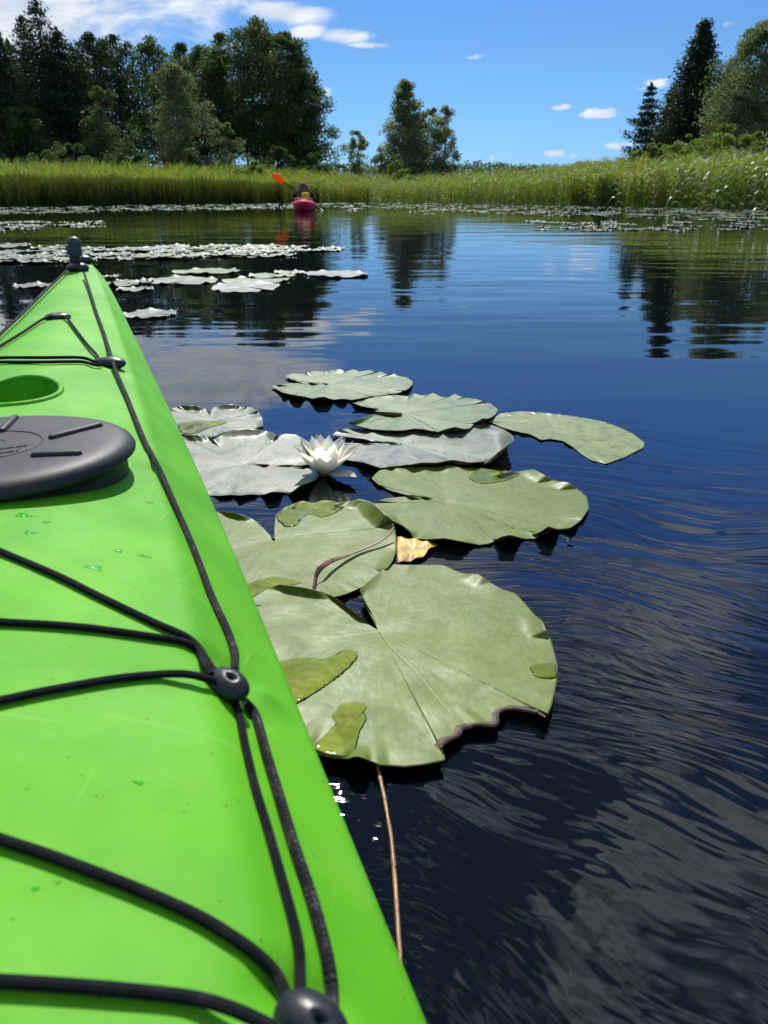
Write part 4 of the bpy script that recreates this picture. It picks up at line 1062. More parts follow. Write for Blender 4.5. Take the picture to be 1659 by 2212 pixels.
# ------------------------------------------------------------------ reeds
M['reed_pale'] = foliage('pale_reed_leaf', (.24, .285, .13), .18, .4, (.26, .32, .06), .5)
M['reed'] = foliage('reed_leaf', (.150, .215, .045), .42, .45, (.34, .40, .034), .35)
M['reed_dry'] = foliage('dry_reed', (.24, .20, .10), .25, .6)
def blades(root, head, length, width, droop, tint, rgen, seg=3, up=0.75):
    """curved leaf blades as strips; all arrays; root (n,3), head = azimuth"""
    n = len(root); V_ = np.zeros((n, (seg + 1) * 2, 3))
    dirx, diry = np.cos(head), np.sin(head)
    tw = rgen.uniform(-1.0, 1.0, n)
    for i in range(seg + 1):
        s = i / seg
        out = length * s * np.sqrt(np.maximum(.02, 1 - up ** 2)) * (1 + .3 * s)
        z = length * (up * s - droop * s * s)
        wv = width * (1 - s) ** .7 * (.6 + .8 * min(1, s * 3)) if i < seg else width * .06
        sx, sy = -diry * np.cos(tw), dirx * np.cos(tw); sz = np.sin(tw)
        cx, cy_, cz_ = root[:, 0] + dirx * out, root[:, 1] + diry * out, root[:, 2] + z
        for j, sg in enumerate((-1, 1)):
            V_[:, i * 2 + j, 0] = cx + sg * sx * wv * .5; V_[:, i * 2 + j, 1] = cy_ + sg * sy * wv * .5; V_[:, i * 2 + j, 2] = cz_ + sg * sz * wv * .5
    k = np.arange(seg)
    f = np.stack([k * 2, k * 2 + 1, k * 2 + 3, k * 2 + 2], 1)
    F_ = (f[None] + (np.arange(n) * (seg + 1) * 2)[:, None, None]).reshape(-1, 4)
    col = np.repeat(tint[:, None, :], (seg + 1) * 2, 1)
    return V_.reshape(-1, 3), F_, col.reshape(-1, 3)
def stack(parts):
    off = 0; Vs, Fs, Cs = [], [], []
    for V_, F_, c_ in parts: Vs.append(V_); Fs.append(F_ + off); Cs.append(c_); off += len(V_)
    return np.vstack(Vs), np.vstack(Fs), np.vstack(Cs)
TOP_PX = [-420, 0, 300, 480, 560, 640, 720, 900, 1000, 1150, 1300, 1400, 1500, 1580, 1659, 2100]
TOP_Y = [335, 339, 346, 353, 350, 362, 369, 373, 366, 356, 337, 322, 308, 300, 300, 290]
FRT_PX = [-420, 0, 300, 620, 760, 900, 1100, 1300, 1450, 1600, 1659, 2100]
FRT_Y = [372, 378, 384, 394, 398, 396, 384, 368, 355, 345, 335, 330]
def elev_tan(py, px):     # tangent of the elevation of a picture point
    r = ray(px, py); return r[2] / math.hypot(r[0], r[1])
ET = np.array([elev_tan(y, x) for x, y in zip(TOP_PX, TOP_Y)]); EF = np.array([elev_tan(y, x) for x, y in zip(FRT_PX, FRT_Y)])
AT = np.array([bearing(p) for p in TOP_PX]); AF = np.array([bearing(p) for p in FRT_PX])
BAND = 20.
rr = np.random.default_rng(5)
def reed_field(n, lo_px, hi_px, s_pow, nleaf, leafw, leafl, droop, lean=.06, upr=.75, s0=0., s1=20., hmul=1., cmul=(1., 1., 1.)):
    ang = rr.uniform(bearing(lo_px), bearing(hi_px), n)
    s = s0 + (s1 - s0) * rr.uniform(0, 1, n) ** s_pow
    r0 = shore(ang) + s + .5 * np.sin(ang * 60) + .35 * np.sin(ang * 137 + 1)
    tan_e = np.interp(ang, AF, EF) + (np.interp(ang, AT, ET) - np.interp(ang, AF, EF)) * (s / BAND)
    ztop = CAMH + r0 * tan_e
    x, y = r0 * np.sin(ang), r0 * np.cos(ang); zb = np.maximum(-.25, ground_z(x, y)) - .05
    patch = .5 + .5 * np.sin(ang * 37 + s * .5) * np.sin(ang * 91 - s * .3)
    H = np.maximum(.35, (ztop - zb) * hmul * (.88 + .12 * patch + rr.normal(0, .055, n)))
    tint = np.stack([.9 + .35 * rr.uniform(-1, 1, n) * .6, .95 + .25 * rr.uniform(-1, 1, n), .8 + .5 * rr.uniform(-1, 1, n)], 1) * rr.uniform(.72, 1.2, (n, 1)) * np.array(cmul)
    parts = []
    lx, ly = rr.normal(0, lean, n), rr.normal(0, lean, n)
    # stems
    ws = rr.uniform(.008, .013, n); a0 = rr.uniform(0, 6.3, n)
    Vs = np.zeros((n, 4, 3)); cx, sx = np.cos(a0) * ws, np.sin(a0) * ws
    Vs[:, 0] = np.stack([x - cx, y - sx, zb], 1); Vs[:, 1] = np.stack([x + cx, y + sx, zb], 1)
    Vs[:, 2] = np.stack([x + lx * H + cx * .3, y + ly * H + sx * .3, zb + H * .96], 1); Vs[:, 3] = np.stack([x + lx * H - cx * .3, y + ly * H - sx * .3, zb + H * .96], 1)
    parts.append((Vs.reshape(-1, 3), np.arange(4 * n).reshape(-1, 4), np.repeat((tint * .8)[:, None], 4, 1).reshape(-1, 3)))
    for k in range(nleaf):
        f = .22 + .76 * (k + rr.uniform(0, 1, n)) / nleaf
        root = np.stack([x + lx * H * f, y + ly * H * f, zb + H * f * .93], 1)
        parts.append(blades(root, rr.uniform(0, 2 * pi, n), leafl * rr.uniform(.6, 1.2, n) * np.clip(H / 1.4, .6, 1.2), leafw * rr.uniform(.7, 1.2, n), droop * rr.uniform(.3, 1.5, n), tint * rr.uniform(.85, 1.15, (n, 1)), rr, 3, upr))
    return stack(parts)
f1 = reed_field(14000, -330, 760, 1.2, 4, .020, .44, .25, .05, .88, s0=2.2, cmul=(1.12, 1.10, .9))
f0 = stack([reed_field(11500, -330, 545, 1.2, 3, .015, .40, .12, .03, .96, s0=0., s1=2.6, hmul=.97, cmul=(.42, .41, .45)),  # front reeds tinted darker: the bed's self-shadowed face put into the colour
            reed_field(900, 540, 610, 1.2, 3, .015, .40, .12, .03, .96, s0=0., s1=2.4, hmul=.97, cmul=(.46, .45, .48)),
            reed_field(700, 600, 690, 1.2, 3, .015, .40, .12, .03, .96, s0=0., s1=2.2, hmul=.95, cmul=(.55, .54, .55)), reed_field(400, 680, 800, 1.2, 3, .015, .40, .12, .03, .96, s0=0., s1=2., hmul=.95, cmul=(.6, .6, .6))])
f2 = reed_field(9500, 640, 1330, 1.4, 5, .021, .42, .42, .06, .80)
f3 = reed_field(7500, 1230, 1980, 1.4, 7, .028, .42, .75, .06, .84)
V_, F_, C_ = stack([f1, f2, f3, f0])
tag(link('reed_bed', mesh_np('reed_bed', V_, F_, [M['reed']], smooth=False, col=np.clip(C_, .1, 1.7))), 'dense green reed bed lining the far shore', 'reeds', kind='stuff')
# tall reeds one can tell apart at the edge of the bed
def tall_reed(px, py_base, py_top, seed, label):
    r_ = np.random.default_rng(seed); b = at(px, py_base, 0.); dep = math.hypot(b[0], b[1])
    top = CAMH + dep * elev_tan(py_top, px)
    root = empty('reed_plant', (b[0], b[1], 0.)); tag(root, label, 'reed', 'tall reeds standing out at the bed edge')
    lean = r_.normal(0, .05, 2)
    P_ = smooth_path([(0, 0, -.25), (lean[0] * .4, lean[1] * .4, top * .5), (lean[0] * top * 1.3, lean[1] * top * 1.3, top)], 5)
    o = tube('stem', P_, np.linspace(.009, .004, len(P_)), M['reed'], root, 6)
    ca = o.data.color_attributes.new('tint', 'FLOAT_COLOR', 'POINT'); ca.data.foreach_set('color', np.tile([.9, .95, .7, 1], len(o.data.vertices)).astype(np.float32))
    n = 9
    for k in range(n):
        f = .18 + .8 * k / n; q = P_[int(f * (len(P_) - 1))]
        tint = np.array([[1.1, 1.12, 1.3]]) * r_.uniform(.6, 1.25)
        Vb, Fb, Cb = blades(q[None, :], np.array([pi * k + r_.normal(0, .6)]), np.array([r_.uniform(.34, .52)]), np.array([r_.uniform(.036, .052)]), np.array([r_.uniform(.8, 1.5)]), tint, r_, 6, .84)
        link('leaf', mesh_np('leaf', Vb, Fb, [M['reed_pale']], col=Cb), root)
for k, (px, pb, pt) in enumerate(((1652, 456, 275), (1630, 455, 300), (1606, 454, 318), (1580, 453, 345), (1530, 453, 330), (1512, 452, 365), (1668, 456, 300), (1490, 452, 380), (1400, 450, 385), (1330, 448, 392), (1555, 453, 392), (1450, 451, 385), (1642, 456, 352), (1616, 455, 372))):
    tall_reed(px, pb + 1.0, pt, 60 + k, 'tall reed with broad drooping pale leaves at the edge of the reed bed')

# ------------------------------------------------------------------ trees
M['bark'] = plain('dark_bark', (.060, .048, .038), .85, .2, 12., .02, .4, 3.)
M['bark_birch'] = plain('birch_bark', (.32, .30, .27), .75, .2, 12., .01, .6, 4.)
M['aspen'] = foliage('aspen_leaves', (.078, .118, .044), .36, .45, (.125, .190, .042), .05)
M['birch'] = foliage('birch_leaves', (.140, .170, .085), .42, .45, (.19, .235, .075), .05)
M['birch_pale'] = foliage('pale_birch_leaves', (.185, .215, .115), .46, .45, (.25, .30, .10), .05)
M['willow'] = foliage('willow_leaves', (.150, .205, .055), .42, .45, (.22, .30, .045), .05)
M['spruce'] = foliage('spruce_needles', (.044, .068, .030), .18, .55, (.07, .10, .03), .05)
M['pine'] = foliage('pine_needles', (.056, .084, .040), .22, .55, (.085, .125, .036), .05)
def cards(P_, size, aspect, tint, rgen, hang=0., dirs=None, dirw=.0):
    """small leaf faces at points P_, random orientation (or drawn towards dirs)"""
    n = len(P_)
    a = rgen.normal(0, 1, (n, 3)); a[:, 2] -= hang
    if dirs is not None: a = a * (1 - dirw) + dirs * dirw * 2.
    a /= np.linalg.norm(a, axis=1)[:, None]
    b = np.cross(a, rgen.normal(0, 1, (n, 3))); b /= np.linalg.norm(b, axis=1)[:, None]
    s = (size * rgen.uniform(.6, 1.3, n))[:, None]
    h = a * s * .5; wv = b * s * .5 * aspect
    V_ = np.stack([P_ - h, P_ + wv - h * .1, P_ + h, P_ - wv - h * .1], 1).reshape(-1, 3)
    return V_, np.arange(4 * n).reshape(-1, 4), np.repeat(tint[:, None], 4, 1).reshape(-1, 3)
def tree_root(name, px, py_top, dist, label, group, cat='tree'):
    b = math.tan(bearing(px)) if False else None
    r = ray(px, py_top); p = C0 + r * (dist / math.hypot(r[0], r[1]))
    zb = float(ground_z(p[0], p[1]))
    root = empty(name, (p[0], p[1], zb)); tag(root, label, cat, group)
    return root, p[2] - zb
def px_m(wpx, dist): return wpx / FPX * dist * .96
def broadleaf(px, py_top, wpx, dist, label, kind='aspen', seed=0, crown_lo=.22, clumps=70, per=110, leaf=.24, group='trees beyond the reeds', shape='egg', trunk_r=None, name='broadleaf_tree', open_=.0, bark='bark', nstem=1):
    r_ = np.random.default_rng(seed + 100)
    root, H = tree_root(name, px, py_top, dist, label, group)
    W_ = px_m(wpx, dist); leaf *= .72; per = int(per * 1.25); clumps = int(clumps * 1.45)
    tr = trunk_r or H * .014
    cz0 = H * crown_lo
    cen, rad = [], []
    tries = 0
    while len(cen) < clumps and tries < 5000:
        tries += 1
        t_ = r_.uniform(0, 1)
        if shape == 'egg': env = math.sin(pi * min(1, t_ * .80 + .16)) ** .75
        elif shape == 'column': env = min(1, (1 - t_) * 4) ** .6 * min(1, .55 + t_ * 1.4)
        elif shape == 'spire': env = (1 - t_) ** .50 * min(1, .75 + 2 * t_)
        elif shape == 'cone': env = (1 - t_) ** .8 * min(1, .5 + 3 * t_)
        else: env = math.sqrt(max(0, 1 - (2 * t_ - 1) ** 2))
        env = max(env, .12)
        rho = r_.uniform(.0, 1) ** .55; a = r_.uniform(0, 2 * pi)
        wob = 1 + .20 * math.sin(3 * a + seed) + .14 * math.sin(7 * t_ * 3 + 2 * a)
        c = np.array([W_ / 2 * env * rho * wob * cos(a) * .88, W_ / 2 * env * rho * wob * sin(a) * .88, cz0 + (H - cz0) * t_ * .965])
        rd = min(.070 * H + .06 * W_, .20 * W_) * r_.uniform(.6, 1.15) * (.40 + .68 * env)
        if cen and open_ and min(np.linalg.norm(c - q) for q in cen) < rd * open_: continue
        cen.append(c); rad.append(rd)
    cen = np.array(cen); rad = np.array(rad)
    # foliage
    pts, tin = [], []
    for c, rd in zip(cen, rad):
        m_ = int(per * r_.uniform(.7, 1.3)); g = r_.normal(0, 1, (m_, 3)); g /= np.linalg.norm(g, axis=1)[:, None]
        g *= (r_.uniform(0, 1, (m_, 1)) ** .45) * rd; g[:, 2] *= .72
        pts.append(c + g); tin.append(np.repeat((np.array([1., 1., 1.]) * r_.uniform(.75, 1.25) + r_.normal(0, .05, 3))[None], m_, 0) * r_.uniform(.8, 1.2, (m_, 1)))
    pts = np.vstack(pts); tin = np.vstack(tin)
    pts[:, 2] = np.minimum(pts[:, 2], H + .1)
    V_, F_, C_ = cards(pts, np.full(len(pts), leaf), .72, np.clip(tin, .3, 1.8), r_, hang=.5)
    link('crown', mesh_np('crown', V_, F_, [M[kind]], smooth=False, col=C_), root)
    # trunk and limbs
    allV, allF = [], []; off = 0
    def add(P__, R__, seg=7):
        nonlocal off
        a_, b_, _, t3 = tube_data(P__, R__, seg); allV.append(a_)
        allF.extend([tuple(f + off) for f in b_] + [tuple(f + off) for f in t3]); off += len(a_)
    for s_ in range(nstem):
        bx, by = (0, 0) if nstem == 1 else (r_.normal(0, W_ * .14), r_.normal(0, W_ * .14))
        top = np.array([bx * 1.6 + r_.normal(0, .02 * H), by * 1.6 + r_.normal(0, .02 * H), H * r_.uniform(.8, .95)])
        Pt = smooth_path([(bx, by, -.3), (bx + r_.normal(0, .012 * H), by + r_.normal(0, .012 * H), H * .35), (bx * 1.3 + r_.normal(0, .012 * H), by * 1.3, H * .65), top], 5)
        add(Pt, np.linspace(tr / math.sqrt(nstem) * 1.1, tr * .12, len(Pt)), 8)
        for q in range(max(4, 16 // nstem)):
            c = cen[r_.integers(0, len(cen))]; zz = max(cz0 * .8, c[2] - .45 * np.hypot(c[0] - bx, c[1] - by) - .05 * H)
            i = int(np.argmin(np.abs(Pt[:, 2] - zz))); mid = (Pt[i] + c) / 2 + np.array([0, 0, -.04 * H * r_.uniform(0, 1)])
            Pl = smooth_path([Pt[i], mid, c], 3); add(Pl, np.linspace(tr * .35, tr * .06, len(Pl)), 5)
    link('trunk', mesh_mixed('trunk', np.vstack(allV), allF, [M[bark]]), root)
    return root
def conifer(px, py_top, wpx, dist, label, seed=0, lo=.06, levels=34, per=9, kind='spruce', leaf=.30, group='trees beyond the reeds', irregular=.18, droop=.30, power=.85, name='spruce_tree', ragged=0.):
    r_ = np.random.default_rng(seed + 500)
    root, H = tree_root(name, px, py_top, dist, label, group); W_ = px_m(wpx, dist)
    tr = H * .013; leaf *= .82
    pts, dirs, tin = [], [], []
    allV, allF = [], []; off = 0
    def add(P__, R__, seg=6):
        nonlocal off
        a_, b_, _, t3 = tube_data(P__, R__, seg); allV.append(a_)
        allF.extend([tuple(f + off) for f in b_] + [tuple(f + off) for f in t3]); off += len(a_)
    Pt = smooth_path([(0, 0, -.3), (r_.normal(0, .006 * H), r_.normal(0, .006 * H), H * .5), (0, 0, H)], 8)
    add(Pt, np.linspace(tr, tr * .05, len(Pt)), 8)
    for lv in range(levels):
        t_ = (lv + r_.uniform(-.3, .3)) / levels; t_ = min(max(t_, 0), .992)
        z0 = H * (lo + (1 - lo) * t_)
        L0 = W_ / 2 * max(.02, (1 - t_)) ** power * min(1, .72 + 1.6 * t_)
        if ragged and r_.uniform() < ragged: continue
        nb_ = per if t_ < .85 else max(5, per - 3)
        a0 = r_.uniform(0, 6.3)
        for k in range(nb_):
            a = a0 + 2 * pi * k / nb_ + r_.normal(0, .2); L_ = L0 * (1 + r_.normal(0, irregular)); L_ = max(L_, .04 * W_)
            dv = np.array([cos(a), sin(a), 0.])
            s = np.linspace(.10, 1, max(6, int(5 + 15 * L_ / (W_ / 2 + 1e-6))))
            z_off = -droop * L_ * s * (1.25 - .45 * s) + (.20 * L_ * np.maximum(0, s - .75) * 2)
            Q = np.array([0, 0, z0]) + dv * (L_ * s)[:, None]; Q[:, 2] += z_off
            if lv % 3 == 0 and k % 3 == 0: add(Q[::2], np.linspace(tr * .22, tr * .04, len(Q[::2])), 4)
            m_ = 5
            sp_ = .13 * L_ + .028 * W_
            QQ = np.repeat(Q, m_, 0) + r_.normal(0, 1, (len(Q) * m_, 3)) * np.array([sp_, sp_, sp_ * .5]) * (1.1 - .6 * np.repeat(s, m_))[:, None]
            QQ[:, 2] -= np.abs(r_.normal(0, .05 * L_ + .03, len(QQ)))
            pts.append(QQ); dirs.append(np.repeat((dv + np.array([0, 0, -.5]))[None], len(QQ), 0)); tin.append(np.full((len(QQ), 3), r_.uniform(.7, 1.3)) * r_.uniform(.8, 1.2, (len(QQ), 1)))
    m_ = 40; q = np.zeros((m_, 3)); q[:, 2] = H * (1 - .05 * r_.uniform(0, 1, m_)); q[:, :2] += r_.normal(0, .006 * W_ + .03, (m_, 2))
    pts.append(q); dirs.append(np.tile([0, 0, 1.], (m_, 1))); tin.append(np.ones((m_, 3)))
    pts = np.vstack(pts); dirs = np.vstack(dirs); tin = np.vstack(tin)
    V_, F_, C_ = cards(pts, np.full(len(pts), leaf), .42, np.clip(tin, .3, 1.8), r_, dirs=dirs, dirw=.6)
    link('crown', mesh_np('crown', V_, F_, [M[kind]], smooth=False, col=C_), root)
    link('trunk', mesh_mixed('trunk', np.vstack(allV), allF, [M['bark']]), root)
    return root
GL = 'trees of the wood behind the reeds'
# wood on the left, back row first
for k, (px, py, wp) in enumerate(((-90, 60, 150), (15, 85, 150), (100, 95, 140), (165, 105, 140), (215, 115, 130), (275, 140, 110), (345, 150, 120), (400, 130, 120), (470, 110, 120), (560, 90, 150), (640, 120, 110))):
    if px < 180: conifer(px, py, wp, 92, ('dark spruce behind the broad spruce at the open end', 'dark spruce behind the tall narrow spruce', 'dark spruce behind the tallest spruce', 'dark spruce behind the short slim spruce')[k], 40 + k, levels=26, per=7, leaf=.45, group=GL, lo=.10)
    else: broadleaf(px, py, wp, 92, 'dark leafy tree in the back row behind ' + ('', '', '', '', 'the pine-like tree', 'the tree with a forked top', 'the gappy aspen', 'the paler birch', 'the leafy aspen pressed to the big one', 'the biggest aspen', 'the shoulder of the wood')[k], 'aspen', 40 + k, .18, 50, 60, .34, GL, 'column')
conifer(-12, 60, 165, 70, 'dark spruce at the open end of the wood, full and broad', 1, power=.68, group=GL, levels=36, per=9)
conifer(44, 32, 140, 76, 'tall narrow spruce beside the tallest spruce of the wood', 2, power=.68, group=GL, irregular=.3, levels=34, per=8)
conifer(74, -8, 150, 74, 'tallest spruce of the wood with a thin ragged tip', 3, power=.68, group=GL, irregular=.35, levels=36, per=7, ragged=.12)
conifer(121, 58, 145, 73, 'spruce with drooping branches between the tallest spruce and the pines', 4, power=.68, group=GL, irregular=.3, droop=.4)
conifer(152, 92, 110, 78, 'short slim spruce tucked between taller trees of the wood', 5, power=.68, group=GL, irregular=.25, levels=26, per=7)
broadleaf(192, 66, 105, 74, 'tall narrow pine-like tree next to the spruces', 'pine', 6, .18, 64, 90, .26, GL, 'column', name='pine_tree', open_=.35)
broadleaf(240, 70, 110, 76, 'tall slim tree with a forked top in the wood', 'pine', 7, .22, 64, 90, .26, GL, 'column', name='pine_tree', open_=.4)
broadleaf(322, 76, 125, 76, 'aspen with an open gappy crown left of the big aspen', 'aspen', 8, .24, 74, 95, .25, GL, 'egg', open_=.45)
broadleaf(372, 132, 125, 64, 'paler birch standing in front of the dark aspens', 'birch', 9, .20, 70, 110, .21, GL, 'egg', bark='bark_birch')
broadleaf(215, 185, 120, 67, 'low dark aspen in front of the slim tall trees', 'aspen', 19, .02, 46, 90, .22, GL, 'egg', bark='bark_birch')
broadleaf(388, 88, 105, 79, 'slim aspen rising behind the paler birch', 'aspen', 17, .22, 60, 95, .25, GL, 'column')
broadleaf(428, 88, 105, 78, 'narrow aspen touching the big aspen', 'aspen', 10, .25, 60, 95, .25, GL, 'column', open_=.4)
broadleaf(536, 38, 185, 74, 'biggest aspen of the wood with a broad rounded top', 'aspen', 11, .22, 150, 130, .25, GL, 'egg', nstem=3)
broadleaf(472, 66, 110, 76, 'leafy aspen pressed against the big aspen', 'aspen', 12, .22, 80, 110, .25, GL, 'column')
broadleaf(612, 66, 150, 74, 'broad dark aspen forming the shoulder of the wood', 'aspen', 13, .15, 110, 120, .25, GL, 'egg', nstem=2)
broadleaf(655, 150, 130, 72, 'low spreading tree at the end of the wood with leaves near the ground', 'aspen', 14, .04, 90, 120, .25, GL, 'egg')
broadleaf(478, 262, 85, 62, 'small pale birch in front of the big aspen', 'birch', 15, .08, 34, 80, .20, GL, 'egg', bark='bark_birch')
broadleaf(40, 225, 130, 68, 'small dark aspen at the foot of the tall spruces', 'aspen', 16, .0, 44, 90, .22, GL, 'egg')
for k, (px, py, wp, dd) in enumerate(((545, 346, 95, 47), (150, 305, 150, 60), (300, 334, 110, 62), (420, 336, 100, 62), (590, 315, 110, 64), (680, 330, 70, 62))):
    broadleaf(px, py, wp, dd, ('round light green willow bush rising from the reeds under the aspen', 'dark bush at the foot of the spruces', 'dark bush under the open aspen', 'dark bush under the pale birch', 'dark bush under the broad aspen', 'dark bush under the last tree of the wood')[k],
              'willow' if k == 0 else 'aspen', 70 + k, .0, 26, 90, .17 if k == 0 else .22, 'bushes at the edge of the wood', 'round', name='bush')
# group in the middle
GM = 'trees standing alone in the middle'
broadleaf(874, 170, 128, 62, 'tallest birch of the lone middle group, slender top', 'birch_pale', 21, .03, 120, 110, .19, GM, 'spire', bark='bark_birch')
broadleaf(912, 238, 120, 63, 'lower birch filling the lone middle group', 'birch_pale', 22, .05, 60, 100, .19, GM, 'egg', bark='bark_birch')
broadleaf(966, 224, 62, 64, 'slim birch at the edge of the lone middle group', 'birch_pale', 23, .10, 34, 90, .18, GM, 'column', bark='bark_birch', open_=.4)
broadleaf(938, 230, 70, 65, 'narrow birch between two others in the lone middle group', 'birch_pale', 24, .08, 34, 90, .18, GM, 'column', bark='bark_birch', open_=.4)
broadleaf(772, 280, 66, 62, 'small open birch apart from the middle group', 'birch_pale', 25, .10, 34, 80, .17, GM, 'egg', bark='bark_birch', open_=.4)
broadleaf(822, 312, 50, 60, 'grey-green bush between the small birch and the middle group', 'birch_pale', 26, .0, 22, 80, .17, GM, 'round', name='bush')
broadleaf(858, 345, 62, 50, 'light green bush at the foot of the tallest middle birch', 'willow', 27, .0, 20, 80, .16, GM, 'round', name='bush')
broadleaf(735, 356, 60, 58, 'low bush in the gap next to the wood', 'birch_pale', 28, .0, 18, 70, .17, GM, 'round', name='bush')
# right bank
GB = 'trees on the right bank'
broadleaf(1600, 108, 110, 62, 'greyish birch behind the big dark spruce', 'birch', 31, .08, 70, 90, .22, GB, 'egg', bark='bark_birch', open_=.3)
conifer(1525, 40, 185, 52, 'big dark spruce with a full cone on the bank', 32, lo=.05, levels=48, per=12, leaf=.24, group=GB, irregular=.14, power=.80)
conifer(1455, 185, 75, 58, 'thin dark spruce half hidden by the big one', 33, levels=26, per=7, leaf=.24, group=GB, irregular=.3)
conifer(1408, 178, 92, 54, 'small open spruce with sky showing between its branches', 34, lo=.10, levels=17, per=7, leaf=.22, group=GB, irregular=.3, droop=.18, power=.75)
broadleaf(1665, 38, 190, 46, 'tall silver-green birch leaning over the bank', 'birch', 35, .10, 150, 130, .16, GB, 'egg', bark='bark_birch')
broadleaf(1612, 190, 130, 44, 'lower silver-green birch in front of the tall one', 'birch', 36, .05, 80, 110, .15, GB, 'egg', bark='bark_birch')
broadleaf(1740, 90, 200, 50, 'silver-green birch at the far end of the bank', 'birch', 37, .06, 90, 110, .20, GB, 'egg', bark='bark_birch')
for k, (px, py, wp, dd, lb) in enumerate(((1560, 268, 120, 40, 'light green willow bush on the bank below the birches'), (1490, 290, 110, 42, 'light green bush in front of the big spruce'), (1425, 308, 90, 44, 'low brownish-green bush below the small spruce'),
                                      (1640, 280, 130, 38, 'light green bush beside the tallest reeds'), (1380, 322, 60, 45, 'low bush at the end of the bank'))):
    broadleaf(px, py, wp, dd, lb, 'willow', 80 + k, .0, 34, 100, .15, 'bushes on the right bank', 'round', name='bush')
# woods at the horizon
rw = np.random.default_rng(9)
pw, tw_ = [], []
for k in range(700):
    px = rw.uniform(-300, 2000); dd = rw.uniform(330, 420); r = ray(px, 355 + rw.uniform(-5, 9) - 3 * math.sin(px * .02)); p = C0 + r * (dd / math.hypot(r[0], r[1]))
    hh = p[2] - 1.2; m_ = 60
    q = np.stack([p[0] + rw.normal(0, 2.4, m_), p[1] + rw.normal(0, 2.4, m_), 1.2 + hh * rw.uniform(0, 1, m_) ** .7], 1); pw.append(q); tw_.append(np.full((m_, 3), rw.uniform(.7, 1.2)))
V_, F_, C_ = cards(np.vstack(pw), np.full(len(pw) * 60, 1.05), .8, np.vstack(tw_), rw)
tag(link('far_wood', mesh_np('far_wood', V_, F_, [M['aspen']], smooth=False, col=C_)), 'distant low line of woods at the horizon', 'woods', kind='stuff')

# ------------------------------------------------------------------ the other paddler
M['red'] = plain('red_kayak_plastic', (.40, .014, .024), .6, .15, 40., .002, .12, 6.)
M['pink'] = plain('faded_red_deck', (.60, .10, .12), .5, .4, 40., .002, .12, 6.)
M['orange'], t, out = material('orange_paddle_blade')
p_ = principled(t, out, color=t.mix(t.noise(objco(t), 8., 2., .5), (.80, .19, .004, 1), (.90, .24, .008, 1)), rough=.4, spec=.3)
tr_ = t.n('ShaderNodeBsdfTranslucent'); tr_.inputs[0].default_value = (.95, .30, .01, 1); mx_ = t.n('ShaderNodeMixShader'); mx_.inputs[0].default_value = .45
t.L.new(p_.outputs[0], mx_.inputs[1]); t.L.new(tr_.outputs[0], mx_.inputs[2]); t.L.new(mx_.outputs[0], out.inputs[0])
M['black'] = plain('black_shaft', (.02, .02, .022), .4, .5)
M['navy'] = plain('navy_sleeve', (.012, .016, .035), .8, .2, 60., .004, .3, 12.)
M['vest'] = plain('yellow_vest', (.60, .42, .012), .7, .3, 40., .006, .2, 10.)
M['hair'] = plain('brown_hair', (.105, .060, .034), .7, .15, None, 0, .5, 30.)
M['skin'] = plain('skin', (.55, .34, .25), .55, .4, None, 0, .1, 20.)
stern = at(656, 457.5, 0.); kd = unit((-.092, 1., 0.)); ks = np.array([kd[1], -kd[0], 0.])
k0 = np.array([stern[0], stern[1], 0.]) - kd * .05
rk = empty('kayak', tuple(k0 + kd * 1.7)); tag(rk, 'small red kayak with a paddler, seen from the stern', 'kayak')
rko = np.array(rk.location)
def loft(name, sections, mats, parent, org):
    n = len(sections[0]); V_ = np.array(sections).reshape(-1, 3) - org
    F_ = [tuple(f) for f in grid_faces(len(sections), n, close_v=True)] + [tuple(range(n)), tuple(reversed(range((len(sections) - 1) * n, len(sections) * n)))]
    me_ = mesh_mixed(name, V_, F_, mats); bm_ = bmesh.new(); bm_.from_mesh(me_); bmesh.ops.recalc_face_normals(bm_, faces=bm_.faces); bm_.to_mesh(me_); bm_.free()
    return link(name, me_, parent)
def sect(l, hw, zd, zs, zk):
    out_ = []
    for v_, z_ in ((0, zd), (.45, zd - .02 * (zd - zs) / .1), (.85, zs + .01), (1., zs - .02), (.92, zs * .35), (.6, zk * .6), (0, zk), (-.6, zk * .6), (-.92, zs * .35), (-1., zs - .02), (-.85, zs + .01), (-.45, zd - .02 * (zd - zs) / .1)):
        q = k0 + kd * l + ks * v_ * hw; out_.append((q[0], q[1], z_))
    return out_
secs = [sect(l, hw, zd, zs, zk) for l, hw, zd, zs, zk in ((-.02, .03, .24, .22, .05), (.12, .12, .27, .23, -.02), (.5, .23, .29, .22, -.08), (1.0, .29, .29, .21, -.1), (1.5, .31, .27, .22, -.1), (2.0, .31, .28, .22, -.1), (2.6, .24, .31, .25, -.08), (3.1, .13, .33, .29, -.02), (3.45, .02, .36, .34, .10))]
loft('hull', secs, [M['red']], rk, rko)
cop = []
for r_, dz_ in ((1.0, .26), (1.02, .31), (.94, .315), (.88, .29), (.80, .22)):
    cop.append([tuple(k0 + kd * (1.55 + .40 * r_ * cos(2 * pi * k / 28)) + ks * (.245 * r_ * sin(2 * pi * k / 28)) + np.array([0, 0, dz_])) for k in range(28)])
loft('cockpit_rim', cop, [M['pink']], rk, rko)
